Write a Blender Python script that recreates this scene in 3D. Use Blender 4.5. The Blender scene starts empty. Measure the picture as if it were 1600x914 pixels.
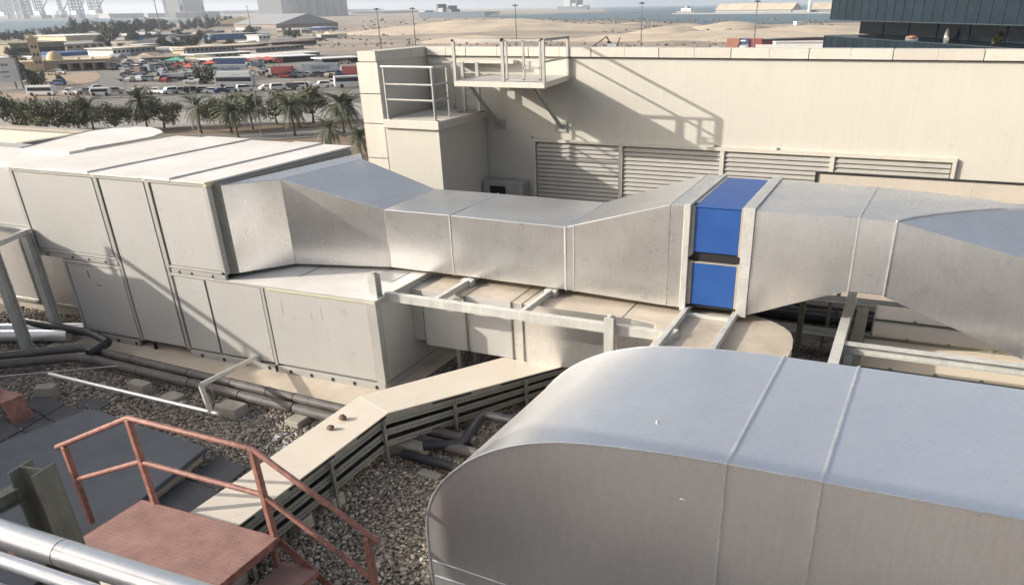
import bpy, math, random
import numpy as np
from mathutils import Vector, Matrix
rnd = random.Random(7)
S = bpy.context.scene
COL = S.collection
rad = math.radians
# ------------------------------------------------------------------ camera
YAW, PIT, ROL = rad(-22.8127427), rad(27.93426524), rad(-0.82601425)
FPX, CX, CY, EYE = 1222.657, 888.80, 658.47, Vector((0, 0, 6.0))
_f = Vector((math.sin(YAW)*math.cos(PIT), math.cos(YAW)*math.cos(PIT), -math.sin(PIT)))
_r = Vector((math.cos(YAW), -math.sin(YAW), 0)); _u = _r.cross(_f)
_c, _s = math.cos(ROL), math.sin(ROL)
RR, UU = _r*_c + _u*_s, _u*_c - _r*_s
cd = bpy.data.cameras.new('camera'); cam = bpy.data.objects.new('camera', cd); COL.objects.link(cam)
cam.matrix_world = Matrix(((RR.x, UU.x, -_f.x, EYE.x), (RR.y, UU.y, -_f.y, EYE.y), (RR.z, UU.z, -_f.z, EYE.z), (0, 0, 0, 1)))
cd.sensor_fit = 'HORIZONTAL'; cd.sensor_width = 36; cd.lens = FPX/1600*36
cd.shift_x = (800-CX)/1600; cd.shift_y = (CY-457)/1600
cd.clip_start = 0.1; cd.clip_end = 60000
S.camera = cam
# ------------------------------------------------------------------ light
SUN = Vector((0.78636, 0.48060, -0.38815))      # direction the light travels
W = bpy.data.worlds.new('World'); S.world = W; W.use_nodes = True
wn = W.node_tree; bg = wn.nodes['Background']
sky = wn.nodes.new('ShaderNodeTexSky'); sky.sky_type = 'NISHITA'; sky.sun_disc = False
sky.sun_elevation = math.asin(0.38815); sky.sun_rotation = math.atan2(-SUN.x, -SUN.y)
sky.air_density = 1.0; sky.dust_density = 6.0; sky.ozone_density = 1.2; sky.altitude = 20
hs = wn.nodes.new('ShaderNodeHueSaturation'); hs.inputs['Saturation'].default_value = .62
wn.links.new(sky.outputs[0], hs.inputs['Color']); wn.links.new(hs.outputs[0], bg.inputs[0]); bg.inputs[1].default_value = 0.135
sl = bpy.data.lights.new('sun', 'SUN'); sl.energy = 3.9; sl.angle = rad(0.55); sl.color = (1, 0.93, 0.82)
so = bpy.data.objects.new('sun', sl); COL.objects.link(so)
so.rotation_euler = SUN.to_track_quat('-Z', 'Y').to_euler(); so.location = (-40, -25, 40)
S.view_settings.view_transform = 'Standard'; S.view_settings.look = 'None'
S.view_settings.exposure = 0.44; S.view_settings.gamma = 1
S.render.engine = 'CYCLES'; S.cycles.use_denoising = True; S.cycles.denoiser = 'OPENIMAGEDENOISE'
S.cycles.max_bounces = 6; S.cycles.diffuse_bounces = 3; S.cycles.glossy_bounces = 3; S.cycles.transmission_bounces = 4
S.cycles.volume_bounces = 1; S.cycles.transparent_max_bounces = 6; S.cycles.sample_clamp_indirect = 6
S.cycles.use_adaptive_sampling = True; S.cycles.adaptive_threshold = 0.02
# ------------------------------------------------------------------ materials
def srgb(r, g, b):
    f = lambda c: (c/255/12.92 if c/255 <= .04045 else ((c/255+.055)/1.055)**2.4)
    return (f(r), f(g), f(b), 1)
def mat(name, col, rough=.6, metal=0., var=.12, scale=1.5, bump=0., bscale=30., streak=0., tint=None, spec=None, island=0.):
    m = bpy.data.materials.new(name); m.use_nodes = True; nt = m.node_tree; N, L = nt.nodes, nt.links
    b = N['Principled BSDF']; b.inputs['Roughness'].default_value = rough; b.inputs['Metallic'].default_value = metal
    if spec is not None: b.inputs['Specular IOR Level'].default_value = spec
    tc = N.new('ShaderNodeTexCoord')
    n1 = N.new('ShaderNodeTexNoise'); n1.inputs['Scale'].default_value = scale; n1.inputs['Detail'].default_value = 6; n1.inputs['Roughness'].default_value = .62
    L.new(tc.outputs['Object'], n1.inputs['Vector'])
    cr = N.new('ShaderNodeValToRGB'); e = cr.color_ramp.elements
    c = Vector(col[:3]); t = Vector(tint[:3]) if tint else c*(1-2*var)
    e[0].position = .32; e[1].position = .68
    e[0].color = (*t, 1) if tint else (*(c*(1-var)), 1)
    e[1].color = (*[min(.95, x*(1+var)) for x in c], 1)
    L.new(n1.outputs['Fac'], cr.inputs['Fac']); out = cr.outputs['Color']
    if streak:
        mp = N.new('ShaderNodeMapping'); mp.inputs['Scale'].default_value = (6, 6, .35)
        L.new(tc.outputs['Object'], mp.inputs['Vector'])
        n3 = N.new('ShaderNodeTexNoise'); n3.inputs['Scale'].default_value = 2.2; n3.inputs['Detail'].default_value = 5
        L.new(mp.outputs[0], n3.inputs['Vector'])
        r3 = N.new('ShaderNodeMapRange'); r3.inputs[1].default_value = .35; r3.inputs[2].default_value = .7
        r3.inputs[3].default_value = 1-streak; r3.inputs[4].default_value = 1
        L.new(n3.outputs['Fac'], r3.inputs[0])
        mx = N.new('ShaderNodeMix'); mx.data_type = 'RGBA'; mx.blend_type = 'MULTIPLY'; mx.inputs[0].default_value = 1
        L.new(out, mx.inputs[6]); L.new(r3.outputs[0], mx.inputs[7]); out = mx.outputs[2]
    if island:
        g = N.new('ShaderNodeNewGeometry'); r4 = N.new('ShaderNodeMapRange'); r4.inputs[3].default_value = 1-island; r4.inputs[4].default_value = 1+island
        L.new(g.outputs['Random Per Island'], r4.inputs[0])
        mx = N.new('ShaderNodeMix'); mx.data_type = 'RGBA'; mx.blend_type = 'MULTIPLY'; mx.inputs[0].default_value = 1
        L.new(out, mx.inputs[6]); L.new(r4.outputs[0], mx.inputs[7]); out = mx.outputs[2]
    L.new(out, b.inputs['Base Color'])
    n2 = N.new('ShaderNodeTexNoise'); n2.inputs['Scale'].default_value = bscale; n2.inputs['Detail'].default_value = 4
    L.new(tc.outputs['Object'], n2.inputs['Vector'])
    if bump:
        bp = N.new('ShaderNodeBump'); bp.inputs['Strength'].default_value = bump; bp.inputs['Distance'].default_value = .02
        L.new(n2.outputs['Fac'], bp.inputs['Height']); L.new(bp.outputs[0], b.inputs['Normal'])
    rr = N.new('ShaderNodeMapRange'); rr.inputs[3].default_value = max(.05, rough-.08); rr.inputs[4].default_value = min(1, rough+.1)
    L.new(n1.outputs['Fac'], rr.inputs[0]); L.new(rr.outputs[0], b.inputs['Roughness'])
    return m
def metal_mat(name, col, rough=.42, metal=.85, spangle=.10, dent=.25, dust=.25, vs=26, blotch=.10):
    """galvanised / aluminium jacket: spangled crystals, dull dust film, slow oil-canning of the sheet"""
    m = mat(name, col, rough, metal, .02, .8, 0); nt = m.node_tree; N, L = nt.nodes, nt.links; b = N['Principled BSDF']
    tc = [n for n in N if n.bl_idname == 'ShaderNodeTexCoord'][0]
    src = b.inputs['Base Color'].links[0].from_socket
    v = N.new('ShaderNodeTexVoronoi'); v.inputs['Scale'].default_value = vs; L.new(tc.outputs['Object'], v.inputs['Vector'])
    sp = N.new('ShaderNodeSeparateColor'); L.new(v.outputs['Color'], sp.inputs[0])
    mr = N.new('ShaderNodeMapRange'); mr.inputs[3].default_value = 1-spangle; mr.inputs[4].default_value = 1+spangle
    L.new(sp.outputs[0], mr.inputs[0])
    mx = N.new('ShaderNodeMix'); mx.data_type = 'RGBA'; mx.blend_type = 'MULTIPLY'; mx.inputs[0].default_value = 1
    L.new(src, mx.inputs[6]); L.new(mr.outputs[0], mx.inputs[7])
    # blotches
    nb = N.new('ShaderNodeTexNoise'); nb.inputs['Scale'].default_value = 4.5; nb.inputs['Detail'].default_value = 8; nb.inputs['Roughness'].default_value = .7
    L.new(tc.outputs['Object'], nb.inputs['Vector'])
    mb = N.new('ShaderNodeMapRange'); mb.inputs[1].default_value = .35; mb.inputs[2].default_value = .7; mb.inputs[3].default_value = 1-blotch; mb.inputs[4].default_value = 1+blotch*.6
    L.new(nb.outputs['Fac'], mb.inputs[0])
    m2 = N.new('ShaderNodeMix'); m2.data_type = 'RGBA'; m2.blend_type = 'MULTIPLY'; m2.inputs[0].default_value = 1
    L.new(mx.outputs[2], m2.inputs[6]); L.new(mb.outputs[0], m2.inputs[7]); L.new(m2.outputs[2], b.inputs['Base Color'])
    mpp = N.new('ShaderNodeMapping'); mpp.inputs['Scale'].default_value = (7, 7, .9); L.new(tc.outputs['Object'], mpp.inputs['Vector'])
    ns = N.new('ShaderNodeTexNoise'); ns.inputs['Scale'].default_value = 3.; ns.inputs['Detail'].default_value = 7; ns.inputs['Roughness'].default_value = .7; L.new(mpp.outputs[0], ns.inputs['Vector'])
    ms = N.new('ShaderNodeMapRange'); ms.inputs[1].default_value = .3; ms.inputs[2].default_value = .75; ms.inputs[3].default_value = 1.03; ms.inputs[4].default_value = .93; L.new(ns.outputs['Fac'], ms.inputs[0])
    m3 = N.new('ShaderNodeMix'); m3.data_type = 'RGBA'; m3.blend_type = 'MULTIPLY'; m3.inputs[0].default_value = 1
    L.new(m2.outputs[2], m3.inputs[6]); L.new(ms.outputs[0], m3.inputs[7]); L.new(m3.outputs[2], b.inputs['Base Color'])
    # dust film lowers metalness in patches
    dm = N.new('ShaderNodeMapRange'); dm.inputs[1].default_value = .3; dm.inputs[2].default_value = .75; dm.inputs[3].default_value = metal; dm.inputs[4].default_value = max(0, metal-dust)
    L.new(nb.outputs['Fac'], dm.inputs[0]); L.new(dm.outputs[0], b.inputs['Metallic'])
    rv = N.new('ShaderNodeMapRange'); rv.inputs[3].default_value = rough-blotch*1.2; rv.inputs[4].default_value = rough+blotch*2
    L.new(nb.outputs['Fac'], rv.inputs[0]); L.new(rv.outputs[0], b.inputs['Roughness'])
    # per-crystal roughness makes the spangle sparkle; large soft oil-canning plus a fine embossed grain
    ra = N.new('ShaderNodeMath'); ra.operation = 'MULTIPLY_ADD'; ra.inputs[1].default_value = .9*spangle; L.new(sp.outputs[1], ra.inputs[0]); L.new(rv.outputs[0], ra.inputs[2]); L.new(ra.outputs[0], b.inputs['Roughness'])
    nd = N.new('ShaderNodeTexNoise'); nd.inputs['Scale'].default_value = .75; nd.inputs['Detail'].default_value = 1; nd.inputs['Roughness'].default_value = .4
    L.new(tc.outputs['Object'], nd.inputs['Vector'])
    bp = N.new('ShaderNodeBump'); bp.inputs['Strength'].default_value = dent; bp.inputs['Distance'].default_value = .10
    L.new(nd.outputs['Fac'], bp.inputs['Height'])
    b2 = N.new('ShaderNodeBump'); b2.inputs['Strength'].default_value = spangle*1.6; b2.inputs['Distance'].default_value = .004
    L.new(v.outputs['Distance'], b2.inputs['Height']); L.new(bp.outputs[0], b2.inputs['Normal']); L.new(b2.outputs[0], b.inputs['Normal'])
    return m
M = {}
M['panel'] = mat('painted_panel', (.465, .458, .44), .45, 0, .025, .9, .03, 8, streak=.03)
def object_tint(m, amt):
    nt = m.node_tree; N, L = nt.nodes, nt.links; b = N['Principled BSDF']; src = b.inputs['Base Color'].links[0].from_socket
    oi = N.new('ShaderNodeObjectInfo'); r_ = N.new('ShaderNodeMapRange'); r_.inputs[3].default_value = 1-amt; r_.inputs[4].default_value = 1+amt; L.new(oi.outputs['Random'], r_.inputs[0])
    mx = N.new('ShaderNodeMix'); mx.data_type = 'RGBA'; mx.blend_type = 'MULTIPLY'; mx.inputs[0].default_value = 1
    L.new(src, mx.inputs[6]); L.new(r_.outputs[0], mx.inputs[7])
    # grime: sparse specks and faint runs
    tc = [n for n in N if n.bl_idname == 'ShaderNodeTexCoord'][0]
    n = N.new('ShaderNodeTexNoise'); n.inputs['Scale'].default_value = 5; n.inputs['Detail'].default_value = 9; n.inputs['Roughness'].default_value = .75; L.new(tc.outputs['Object'], n.inputs['Vector'])
    r2 = N.new('ShaderNodeMapRange'); r2.inputs[1].default_value = .58; r2.inputs[2].default_value = .80; r2.inputs[3].default_value = 1; r2.inputs[4].default_value = .62; L.new(n.outputs['Fac'], r2.inputs[0])
    m2 = N.new('ShaderNodeMix'); m2.data_type = 'RGBA'; m2.blend_type = 'MULTIPLY'; m2.inputs[0].default_value = 1
    L.new(mx.outputs[2], m2.inputs[6]); L.new(r2.outputs[0], m2.inputs[7]); L.new(m2.outputs[2], b.inputs['Base Color'])
object_tint(M['panel'], .035)
M['panelframe'] = mat('panel_frame', (.44, .432, .41), .4, .15, .05, 2)  # frames and rails, slightly darker than the panels
M['sealant'] = mat('sealant', (.62, .60, .40), .7)
M['roofsheet'] = mat('unit_roof', (.80, .775, .74), .5, 0, .03, 1.0, .05, 14, tint=(.70, .655, .60))
M['galv'] = metal_mat('galvanised_sheet', (.80, .79, .775), .27, .90, .032, .48, .05, 46, .015)
M['galv2'] = metal_mat('aluminium_jacket', (.91, .915, .925), .28, .86, .03, .24, .05, 60, .008)
M['flange'] = metal_mat('flange_metal', (.58, .57, .55), .5, .5, .05, .1, .2)
M['seam'] = metal_mat('seam_metal', (.72, .72, .73), .38, .7, .03, .1, .1)
M['dark'] = mat('black_gap', (.012, .012, .013), .7)
M['rubber'] = mat('black_insulation', (.028, .029, .034), .55, 0, .3, 6, .3, 14)
M['blue'] = mat('blue_paint', (.022, .085, .30), .38, 0, .10, 2.0, .03, 20)
M['steel'] = mat('painted_steel', (.60, .60, .57), .5, .25, .12, 5, .05, 30, streak=.12)
M['steeldark'] = mat('olive_steel', (.25, .25, .20), .5, .1, .18, 4, .08, 30, streak=.2)
M['trayside'] = metal_mat('galvanised_channel', (.27, .27, .24), .55, .35, .08, .05, .2)
M['beige'] = mat('beige_sheet', (.76, .68, .57), .55, 0, .04, 1.4, .04, 10, streak=.04)
M['wall'] = mat('cream_render', (.575, .552, .492), .85, 0, .03, .45, .10, 60, streak=.045)
M['coping'] = mat('stone_panel', (.60, .565, .50), .6, 0, .05, .9, .04, 40, streak=.06)
M['grey'] = mat('grey_rail', (.42, .42, .40), .45, .35, .08, 6)
M['deck'] = mat('deck_plate', (.48, .46, .42), .55, .1, .1, 5, .2, 50)
M['louvre'] = mat('louvre_slat', (.37, .36, .335), .55, .05, .06, 3)
M['red'] = mat('red_oxide_paint', (.37, .17, .135), .55, 0, .18, 11, .15, 40, tint=(.20, .095, .075))
M['redplate'] = mat('red_plate', (.37, .215, .185), .6, 0, .12, 3.2, .15, 60, tint=(.27, .155, .13))
M['slab'] = mat('grey_slab', (.13, .142, .158), .8, 0, .14, 2.5, .08, 40)
M['paver'] = mat('rubber_paver', (.10, .10, .105), .85, 0, .15, 4, .2, 90)
M['concrete'] = mat('concrete', (.36, .33, .28), .85, 0, .14, 4, .25, 40)
M['curb'] = mat('plinth_concrete', (.58, .50, .40), .85, 0, .12, 2.2, .2, 30)
M['silver'] = metal_mat('polished_jacket', (.88, .88, .88), .36, .72, .02, .10, .08, 60, .02)
M['rock'] = mat('brown_rock', (.16, .11, .085), .8, 0, .3, 12, .5, 30)
M['plastic'] = mat('plastic_sheet', (.42, .43, .45), .25, 0, .1, 8, .5, 12)
for k_, a_ in (('roofsheet', .03), ('beige', .02), ('coping', .05), ('wall', 0.), ('redplate', 0), ('red', .05), ('steel', .03)): object_tint(M[k_], a_)
# ------------------------------------------------------------------ mesh helpers
class MB:
    def __init__(s): s.v = []; s.f = []
    def add(s, vs, fs):
        n = len(s.v); s.v += [tuple(map(float, v)) for v in vs]; s.f += [tuple(i+n for i in f) for f in fs]; return s
    def box(s, a, b):
        x0, x1 = sorted((a[0], b[0])); y0, y1 = sorted((a[1], b[1])); z0, z1 = sorted((a[2], b[2]))
        return s.hexa([(x0,y0,z0),(x1,y0,z0),(x1,y1,z0),(x0,y1,z0),(x0,y0,z1),(x1,y0,z1),(x1,y1,z1),(x0,y1,z1)])
    def hexa(s, p):
        return s.add(p, [(0,3,2,1),(4,5,6,7),(0,1,5,4),(1,2,6,5),(2,3,7,6),(3,0,4,7)])
    def bar(s, a, b, w, h=None, up=(0,0,1)):
        """rectangular bar a->b, width w across, height h along up"""
        h = w if h is None else h
        a, b = Vector(a), Vector(b); d = (b-a).normalized(); u = Vector(up)
        if abs(d.dot(u)) > .98: u = Vector((0,1,0))
        r = d.cross(u).normalized()*w/2; u = r.cross(d).normalized()*h/2
        q = [a-r-u, a+r-u, b+r-u, b-r-u, a-r+u, a+r+u, b+r+u, b-r+u]
        return s.hexa(q)
    def hbeam(s, a, b, w, h, t=.012, up=(0,0,1)):
        """I section: flanges perpendicular to up"""
        a, b = Vector(a), Vector(b); d = (b-a).normalized(); u = Vector(up)
        r = d.cross(u).normalized(); u = r.cross(d).normalized()
        s.bar(a+u*(h/2-t/2), b+u*(h/2-t/2), w, t, up); s.bar(a-u*(h/2-t/2), b-u*(h/2-t/2), w, t, up)
        return s.bar(a, b, t, h-2*t, up)
    def tube(s, pts, r, seg=12, cap=True):
        pts = [Vector(p) for p in pts]; n = len(pts); rs = r if isinstance(r, (list, tuple)) else [r]*n
        ring = []; ref = None
        for i, p in enumerate(pts):
            d = ((pts[min(i+1, n-1)]-p).normalized() + (p-pts[max(i-1, 0)]).normalized())
            d = d.normalized() if d.length > 1e-6 else Vector((0,0,1))
            if ref is None: ref = Vector((0,0,1)) if abs(d.z) < .9 else Vector((1,0,0))
            x = (ref - d*ref.dot(d)).normalized(); ref = x; y = d.cross(x)
            ring.append([p + (x*math.cos(2*math.pi*k/seg) + y*math.sin(2*math.pi*k/seg))*rs[i] for k in range(seg)])
        base = len(s.v)
        for rg in ring: s.v += [tuple(q) for q in rg]
        for i in range(n-1):
            for k in range(seg):
                k2 = (k+1) % seg
                s.f.append((base+i*seg+k, base+i*seg+k2, base+(i+1)*seg+k2, base+(i+1)*seg+k))
        if cap:
            s.f.append(tuple(base+k for k in range(seg))[::-1]); s.f.append(tuple(base+(n-1)*seg+k for k in range(seg)))
        return s
    def prism(s, poly, z0, z1, axis='z'):
        """poly of 2d points extruded; axis z: (x,y), axis y: (x,z), axis x: (y,z)"""
        n = len(poly)
        def P(p, t): return (p[0], p[1], t) if axis == 'z' else ((p[0], t, p[1]) if axis == 'y' else (t, p[0], p[1]))
        vs = [P(p, z0) for p in poly] + [P(p, z1) for p in poly]
        fs = [tuple(range(n))[::-1], tuple(range(n, 2*n))] + [(i, (i+1) % n, n+(i+1) % n, n+i) for i in range(n)]
        return s.add(vs, fs)
    def loft(s, rings, caps=True):
        n = len(rings[0]); b = len(s.v)
        for r in rings: s.v += [tuple(map(float, p)) for p in r]
        for i in range(len(rings)-1):
            for k in range(n):
                k2 = (k+1) % n; s.f.append((b+i*n+k, b+i*n+k2, b+(i+1)*n+k2, b+(i+1)*n+k))
        if caps: s.f.append(tuple(b+k for k in range(n))[::-1]); s.f.append(tuple(b+(len(rings)-1)*n+k for k in range(n)))
        return s
    def build(s, name, m, parent=None, smooth=False, bevel=0., seg=1):
        off = Vector((0,0,0)); p = parent
        while p is not None: off += p.location; p = p.parent
        me = bpy.data.meshes.new(name); me.from_pydata([tuple(Vector(v)-off) for v in s.v], [], s.f)
        me.materials.append(M[m] if isinstance(m, str) else m)
        import bmesh
        bm = bmesh.new(); bm.from_mesh(me); bmesh.ops.recalc_face_normals(bm, faces=bm.faces); bm.to_mesh(me); bm.free()
        if smooth:
            me.polygons.foreach_set('use_smooth', [True]*len(me.polygons))
            try: me.set_sharp_from_angle(angle=rad(35))
            except Exception: pass
        o = bpy.data.objects.new(name, me); COL.objects.link(o); o.parent = parent
        if bevel:
            bv = o.modifiers.new('bevel', 'BEVEL'); bv.width = bevel; bv.segments = seg; bv.limit_method = 'ANGLE'; bv.angle_limit = rad(40)
        return o
def tag(o, label=None, cat=None, group=None, kind=None):
    if label: o['label'] = label
    if cat: o['category'] = cat
    if group: o['group'] = group
    if kind: o['kind'] = kind
    return o
def thing(name, loc, label, cat, group=None):
    o = bpy.data.objects.new(name, None); COL.objects.link(o); o.location = loc; o.empty_display_size = .2
    return tag(o, label, cat, group)
def copy_tree(o, parent=None):
    c = o.copy(); COL.objects.link(c); c.parent = parent
    for ch in list(o.children): copy_tree(ch, c)
    return c
# ================================================================== THE ROOF
roofpoly = [(-60,-10),(30,-10),(30,27),(-12.4,27),(-12.4,17.8),(-35.1,17.8),(-35.1,27.6),(-60,27.6)]
def gravel_mat():
    m = mat('gravel_bed', (.17,.145,.125), .9, 0, .1, 3); nt = m.node_tree; N, L = nt.nodes, nt.links; b = N['Principled BSDF']
    tc = [n for n in N if n.bl_idname == 'ShaderNodeTexCoord'][0]
    v = N.new('ShaderNodeTexVoronoi'); v.inputs['Scale'].default_value = 24; L.new(tc.outputs['Object'], v.inputs['Vector'])
    sp = N.new('ShaderNodeSeparateColor'); L.new(v.outputs['Color'], sp.inputs[0])
    cr = N.new('ShaderNodeValToRGB'); cr.color_ramp.elements[0].color = (.07,.06,.055,1); cr.color_ramp.elements[1].color = (.34,.30,.26,1)
    L.new(sp.outputs[0], cr.inputs[0]); L.new(cr.outputs[0], b.inputs['Base Color'])
    bp = N.new('ShaderNodeBump'); bp.inputs['Strength'].default_value = 1; bp.inputs['Distance'].default_value = .04; bp.invert = True
    L.new(v.outputs['Distance'], bp.inputs['Height']); L.new(bp.outputs[0], b.inputs['Normal'])
    return m
M['gravelbed'] = gravel_mat()
r = MB().prism(roofpoly, -.5, 0).build('roof_floor', 'gravelbed'); tag(r, kind='structure')
b = MB().prism([(x*.999, y*.999) for x, y in roofpoly], -14, -.5).build('building_below', 'wall'); tag(b, 'cream walled building under the gravel roof', 'building')
M['screen'] = mat('screen_sheet', (.52,.465,.40), .55, 0, .05, 1.2, .04, 10, streak=.05)
# loose stones
def stones(name, regions, n, seed=3):
    rg = np.random.default_rng(seed)
    t = (1+5**.5)/2
    iv = np.array([(-1,t,0),(1,t,0),(-1,-t,0),(1,-t,0),(0,-1,t),(0,1,t),(0,-1,-t),(0,1,-t),(t,0,-1),(t,0,1),(-t,0,-1),(-t,0,1)], float)/1.902
    fc = np.array([(0,11,5),(0,5,1),(0,1,7),(0,7,10),(0,10,11),(1,5,9),(5,11,4),(11,10,2),(10,7,6),(7,1,8),(3,9,4),(3,4,2),(3,2,6),(3,6,8),(3,8,9),(4,9,5),(2,4,11),(6,2,10),(8,6,7),(9,8,1)])
    areas = np.array([(a[2]-a[0])*(a[3]-a[1])*a[4] for a in regions]); k = rg.multinomial(n, areas/areas.sum())
    P = np.concatenate([np.column_stack([rg.uniform(a[0], a[2], c), rg.uniform(a[1], a[3], c)]) for a, c in zip(regions, k)]); n = len(P)
    sz = rg.lognormal(math.log(.021), .32, n)[:, None]*np.column_stack([rg.uniform(.8,1.5,n), rg.uniform(.7,1.1,n), rg.uniform(.4,.75,n)])
    V = iv[None]*rg.uniform(.78,1.15,(n,12,1))*sz[:, None, :]
    a = rg.uniform(0, 2*np.pi, n); ca, sa = np.cos(a)[:,None], np.sin(a)[:,None]
    tl = rg.normal(0, .35, n); ct, st = np.cos(tl)[:,None], np.sin(tl)[:,None]
    x, y, z = V[...,0], V[...,1], V[...,2]
    y, z = y*ct - z*st, y*st + z*ct
    x, y = x*ca - y*sa, x*sa + y*ca
    V = np.stack([x + P[:,0,None], y + P[:,1,None], z + rg.uniform(.004,.03,n)[:,None]], -1).reshape(-1,3)
    F = (fc[None] + (np.arange(n)*12)[:,None,None]).reshape(-1,3)
    me = bpy.data.meshes.new(name); me.vertices.add(len(V)); me.vertices.foreach_set('co', V.ravel())
    me.loops.add(F.size); me.loops.foreach_set('vertex_index', F.ravel()); me.polygons.add(len(F))
    me.polygons.foreach_set('loop_start', np.arange(0, F.size, 3)); me.polygons.foreach_set('loop_total', np.full(len(F), 3))
    me.update(calc_edges=True); me.validate(); me.materials.append(M['stone']); o = bpy.data.objects.new(name, me); COL.objects.link(o); return o
def stone_mat():
    m = mat('pebble', (.26,.225,.19), .8, 0, .12, 30); N, L = m.node_tree.nodes, m.node_tree.links; b = N['Principled BSDF']
    g = N.new('ShaderNodeNewGeometry'); cr = N.new('ShaderNodeValToRGB'); e = cr.color_ramp.elements
    e[0].color = (.14,.12,.10,1); e[1].color = (.64,.60,.53,1)
    for p, c in ((.25,(.22,.185,.15,1)),(.55,(.31,.265,.22,1)),(.8,(.41,.355,.29,1)),(.93,(.50,.455,.39,1))):
        q = e.new(p); q.color = c
    L.new(g.outputs['Random Per Island'], cr.inputs[0])
    mx = N.new('ShaderNodeMix'); mx.data_type = 'RGBA'; mx.blend_type = 'MULTIPLY'; mx.inputs[0].default_value = .0
    L.new(cr.outputs[0], b.inputs['Base Color']); return m
M['stone'] = stone_mat()
st = stones('gravel', [(-14.5,6.6,-9,9.1,1),(-10,5.5,-7,9.2,1),(-7.3,5.2,-3.9,10.6,1.15),(-8.8,5.6,-6,8,.6),(-1.3,9.8,.6,14.3,.8),(-18.5,9,-15.2,11.4,.5),(-6,3.2,-3.6,5.6,.7)], 58000)
tag(st, 'grey brown loose pebbles spread over the flat roof', 'gravel', kind='stuff')
# ================================================================== AIR HANDLING UNIT
Y = 10.3
A = thing('air_handling_unit', (-12, 12, 0), 'long two storey cream panelled air handling unit with white roof sheets', 'ventilation unit')
body = MB().box((-15.95,Y+.03,1.80),(-10.98,14.3,3.40)).box((-15.25,Y+.03,.16),(-7.82,14.3,1.68)).box((-13.64,Y+.03,1.6),(-12.36,14.3,1.9))
body.build('casing', 'panel', A)
def panel(x0, z0, x1, z1, th=.022):
    MB().box((x0,Y-th,z0),(x1,Y+.04,z1)).build('panel', 'panel', A, bevel=.006)
for q in ((-15.84,1.86,-13.74,3.34),(-13.56,.20,-12.46,3.34),(-12.28,1.86,-11.06,3.34),
          (-15.15,.20,-13.68,1.60),(-12.30,.20,-11.56,1.64),(-11.52,.20,-10.26,1.64),(-10.16,.20,-7.98,1.64)): panel(*q)
fr = MB()
for x in (-15.91,-13.65,-12.37,-11.02): fr.box((x-.05,Y-.035,1.80),(x+.05,Y+.05,3.40))
for x in (-13.62,-12.38): fr.box((x-.03,Y-.03,.16),(x+.03,Y+.05,1.8))
for x in (-15.21,-10.21): fr.box((x-.035,Y-.03,.16),(x+.035,Y+.05,1.68))
fr.box((-7.97,Y-.04,.16),(-7.79,Y+.02,1.68))
fr.box((-15.96,Y-.04,3.345),(-10.97,Y+.05,3.405)).box((-15.95,Y-.035,1.80),(-13.70,Y+.05,1.85)).box((-12.32,Y-.035,1.80),(-10.98,Y+.05,1.85))
fr.box((-15.25,Y-.035,1.61),(-13.65,Y+.05,1.68)).box((-12.35,Y-.035,1.65),(-7.80,Y+.05,1.70))
fr.build('frame', 'panelframe', A, bevel=.006)
lines = MB()      # dark joints beside the corner posts
for x in (-15.85,-13.725,-13.575,-12.445,-12.295,-11.075): lines.box((x-.008,Y-.012,1.86),(x+.008,Y+.045,3.34))
for x in (-11.54,-10.25,-10.17,-13.69): lines.box((x-.008,Y-.012,.2),(x+.008,Y+.045,1.64))
lines.build('gasket', 'dark', A)
sl_ = MB()
for x in (-15.93,-13.66,-12.40,-10.99): sl_.box((x-.03,Y-.045,3.36),(x+.03,Y+.12,3.425))
sl_.box((-10.10,Y-.045,1.645),(-7.80,Y-.03,1.665)).build('sealant_bead', 'sealant', A)
for x0, x1, z0, z1 in ((-15.9,-13.68,1.70,1.79),(-12.30,-11.0,1.71,1.79),(-15.05,-13.72,-.0,.155),(-12.34,-10.24,.0,.155),(-10.20,-7.82,.0,.155)):
    MB().box((x0,Y-.03,z0),(x1,Y+.03,z1)).build('base_rail','panelframe',A,bevel=.004)
for x0, x1, z in ((-15.0,-13.7,.075),(-12.25,-10.3,.075),(-10.1,-7.9,.075)):
    n = int((x1-x0)/.42)
    for i in range(n):
        x = x0+.2+i*(x1-x0-.3)/max(1,n-1)
        MB().tube([(x,Y-.036,z),(x,Y-.028,z)], .036, 12).build('bolt_hole', 'dark', A)
for x in (-15.6,-14.9,-14.45,-14.0,-12.1,-11.8,-11.3):
    MB().tube([(x,Y-.036,1.745),(x,Y-.028,1.745)], .026, 10).build('bolt_hole', 'dark', A)
for x, m_ in ((-13.3,'dark'),(-10.23,'dark')): MB().box((x-.03,Y-.033,0),(x+.02,Y+.02,.15)).build('rail_joint', m_, A)
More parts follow.
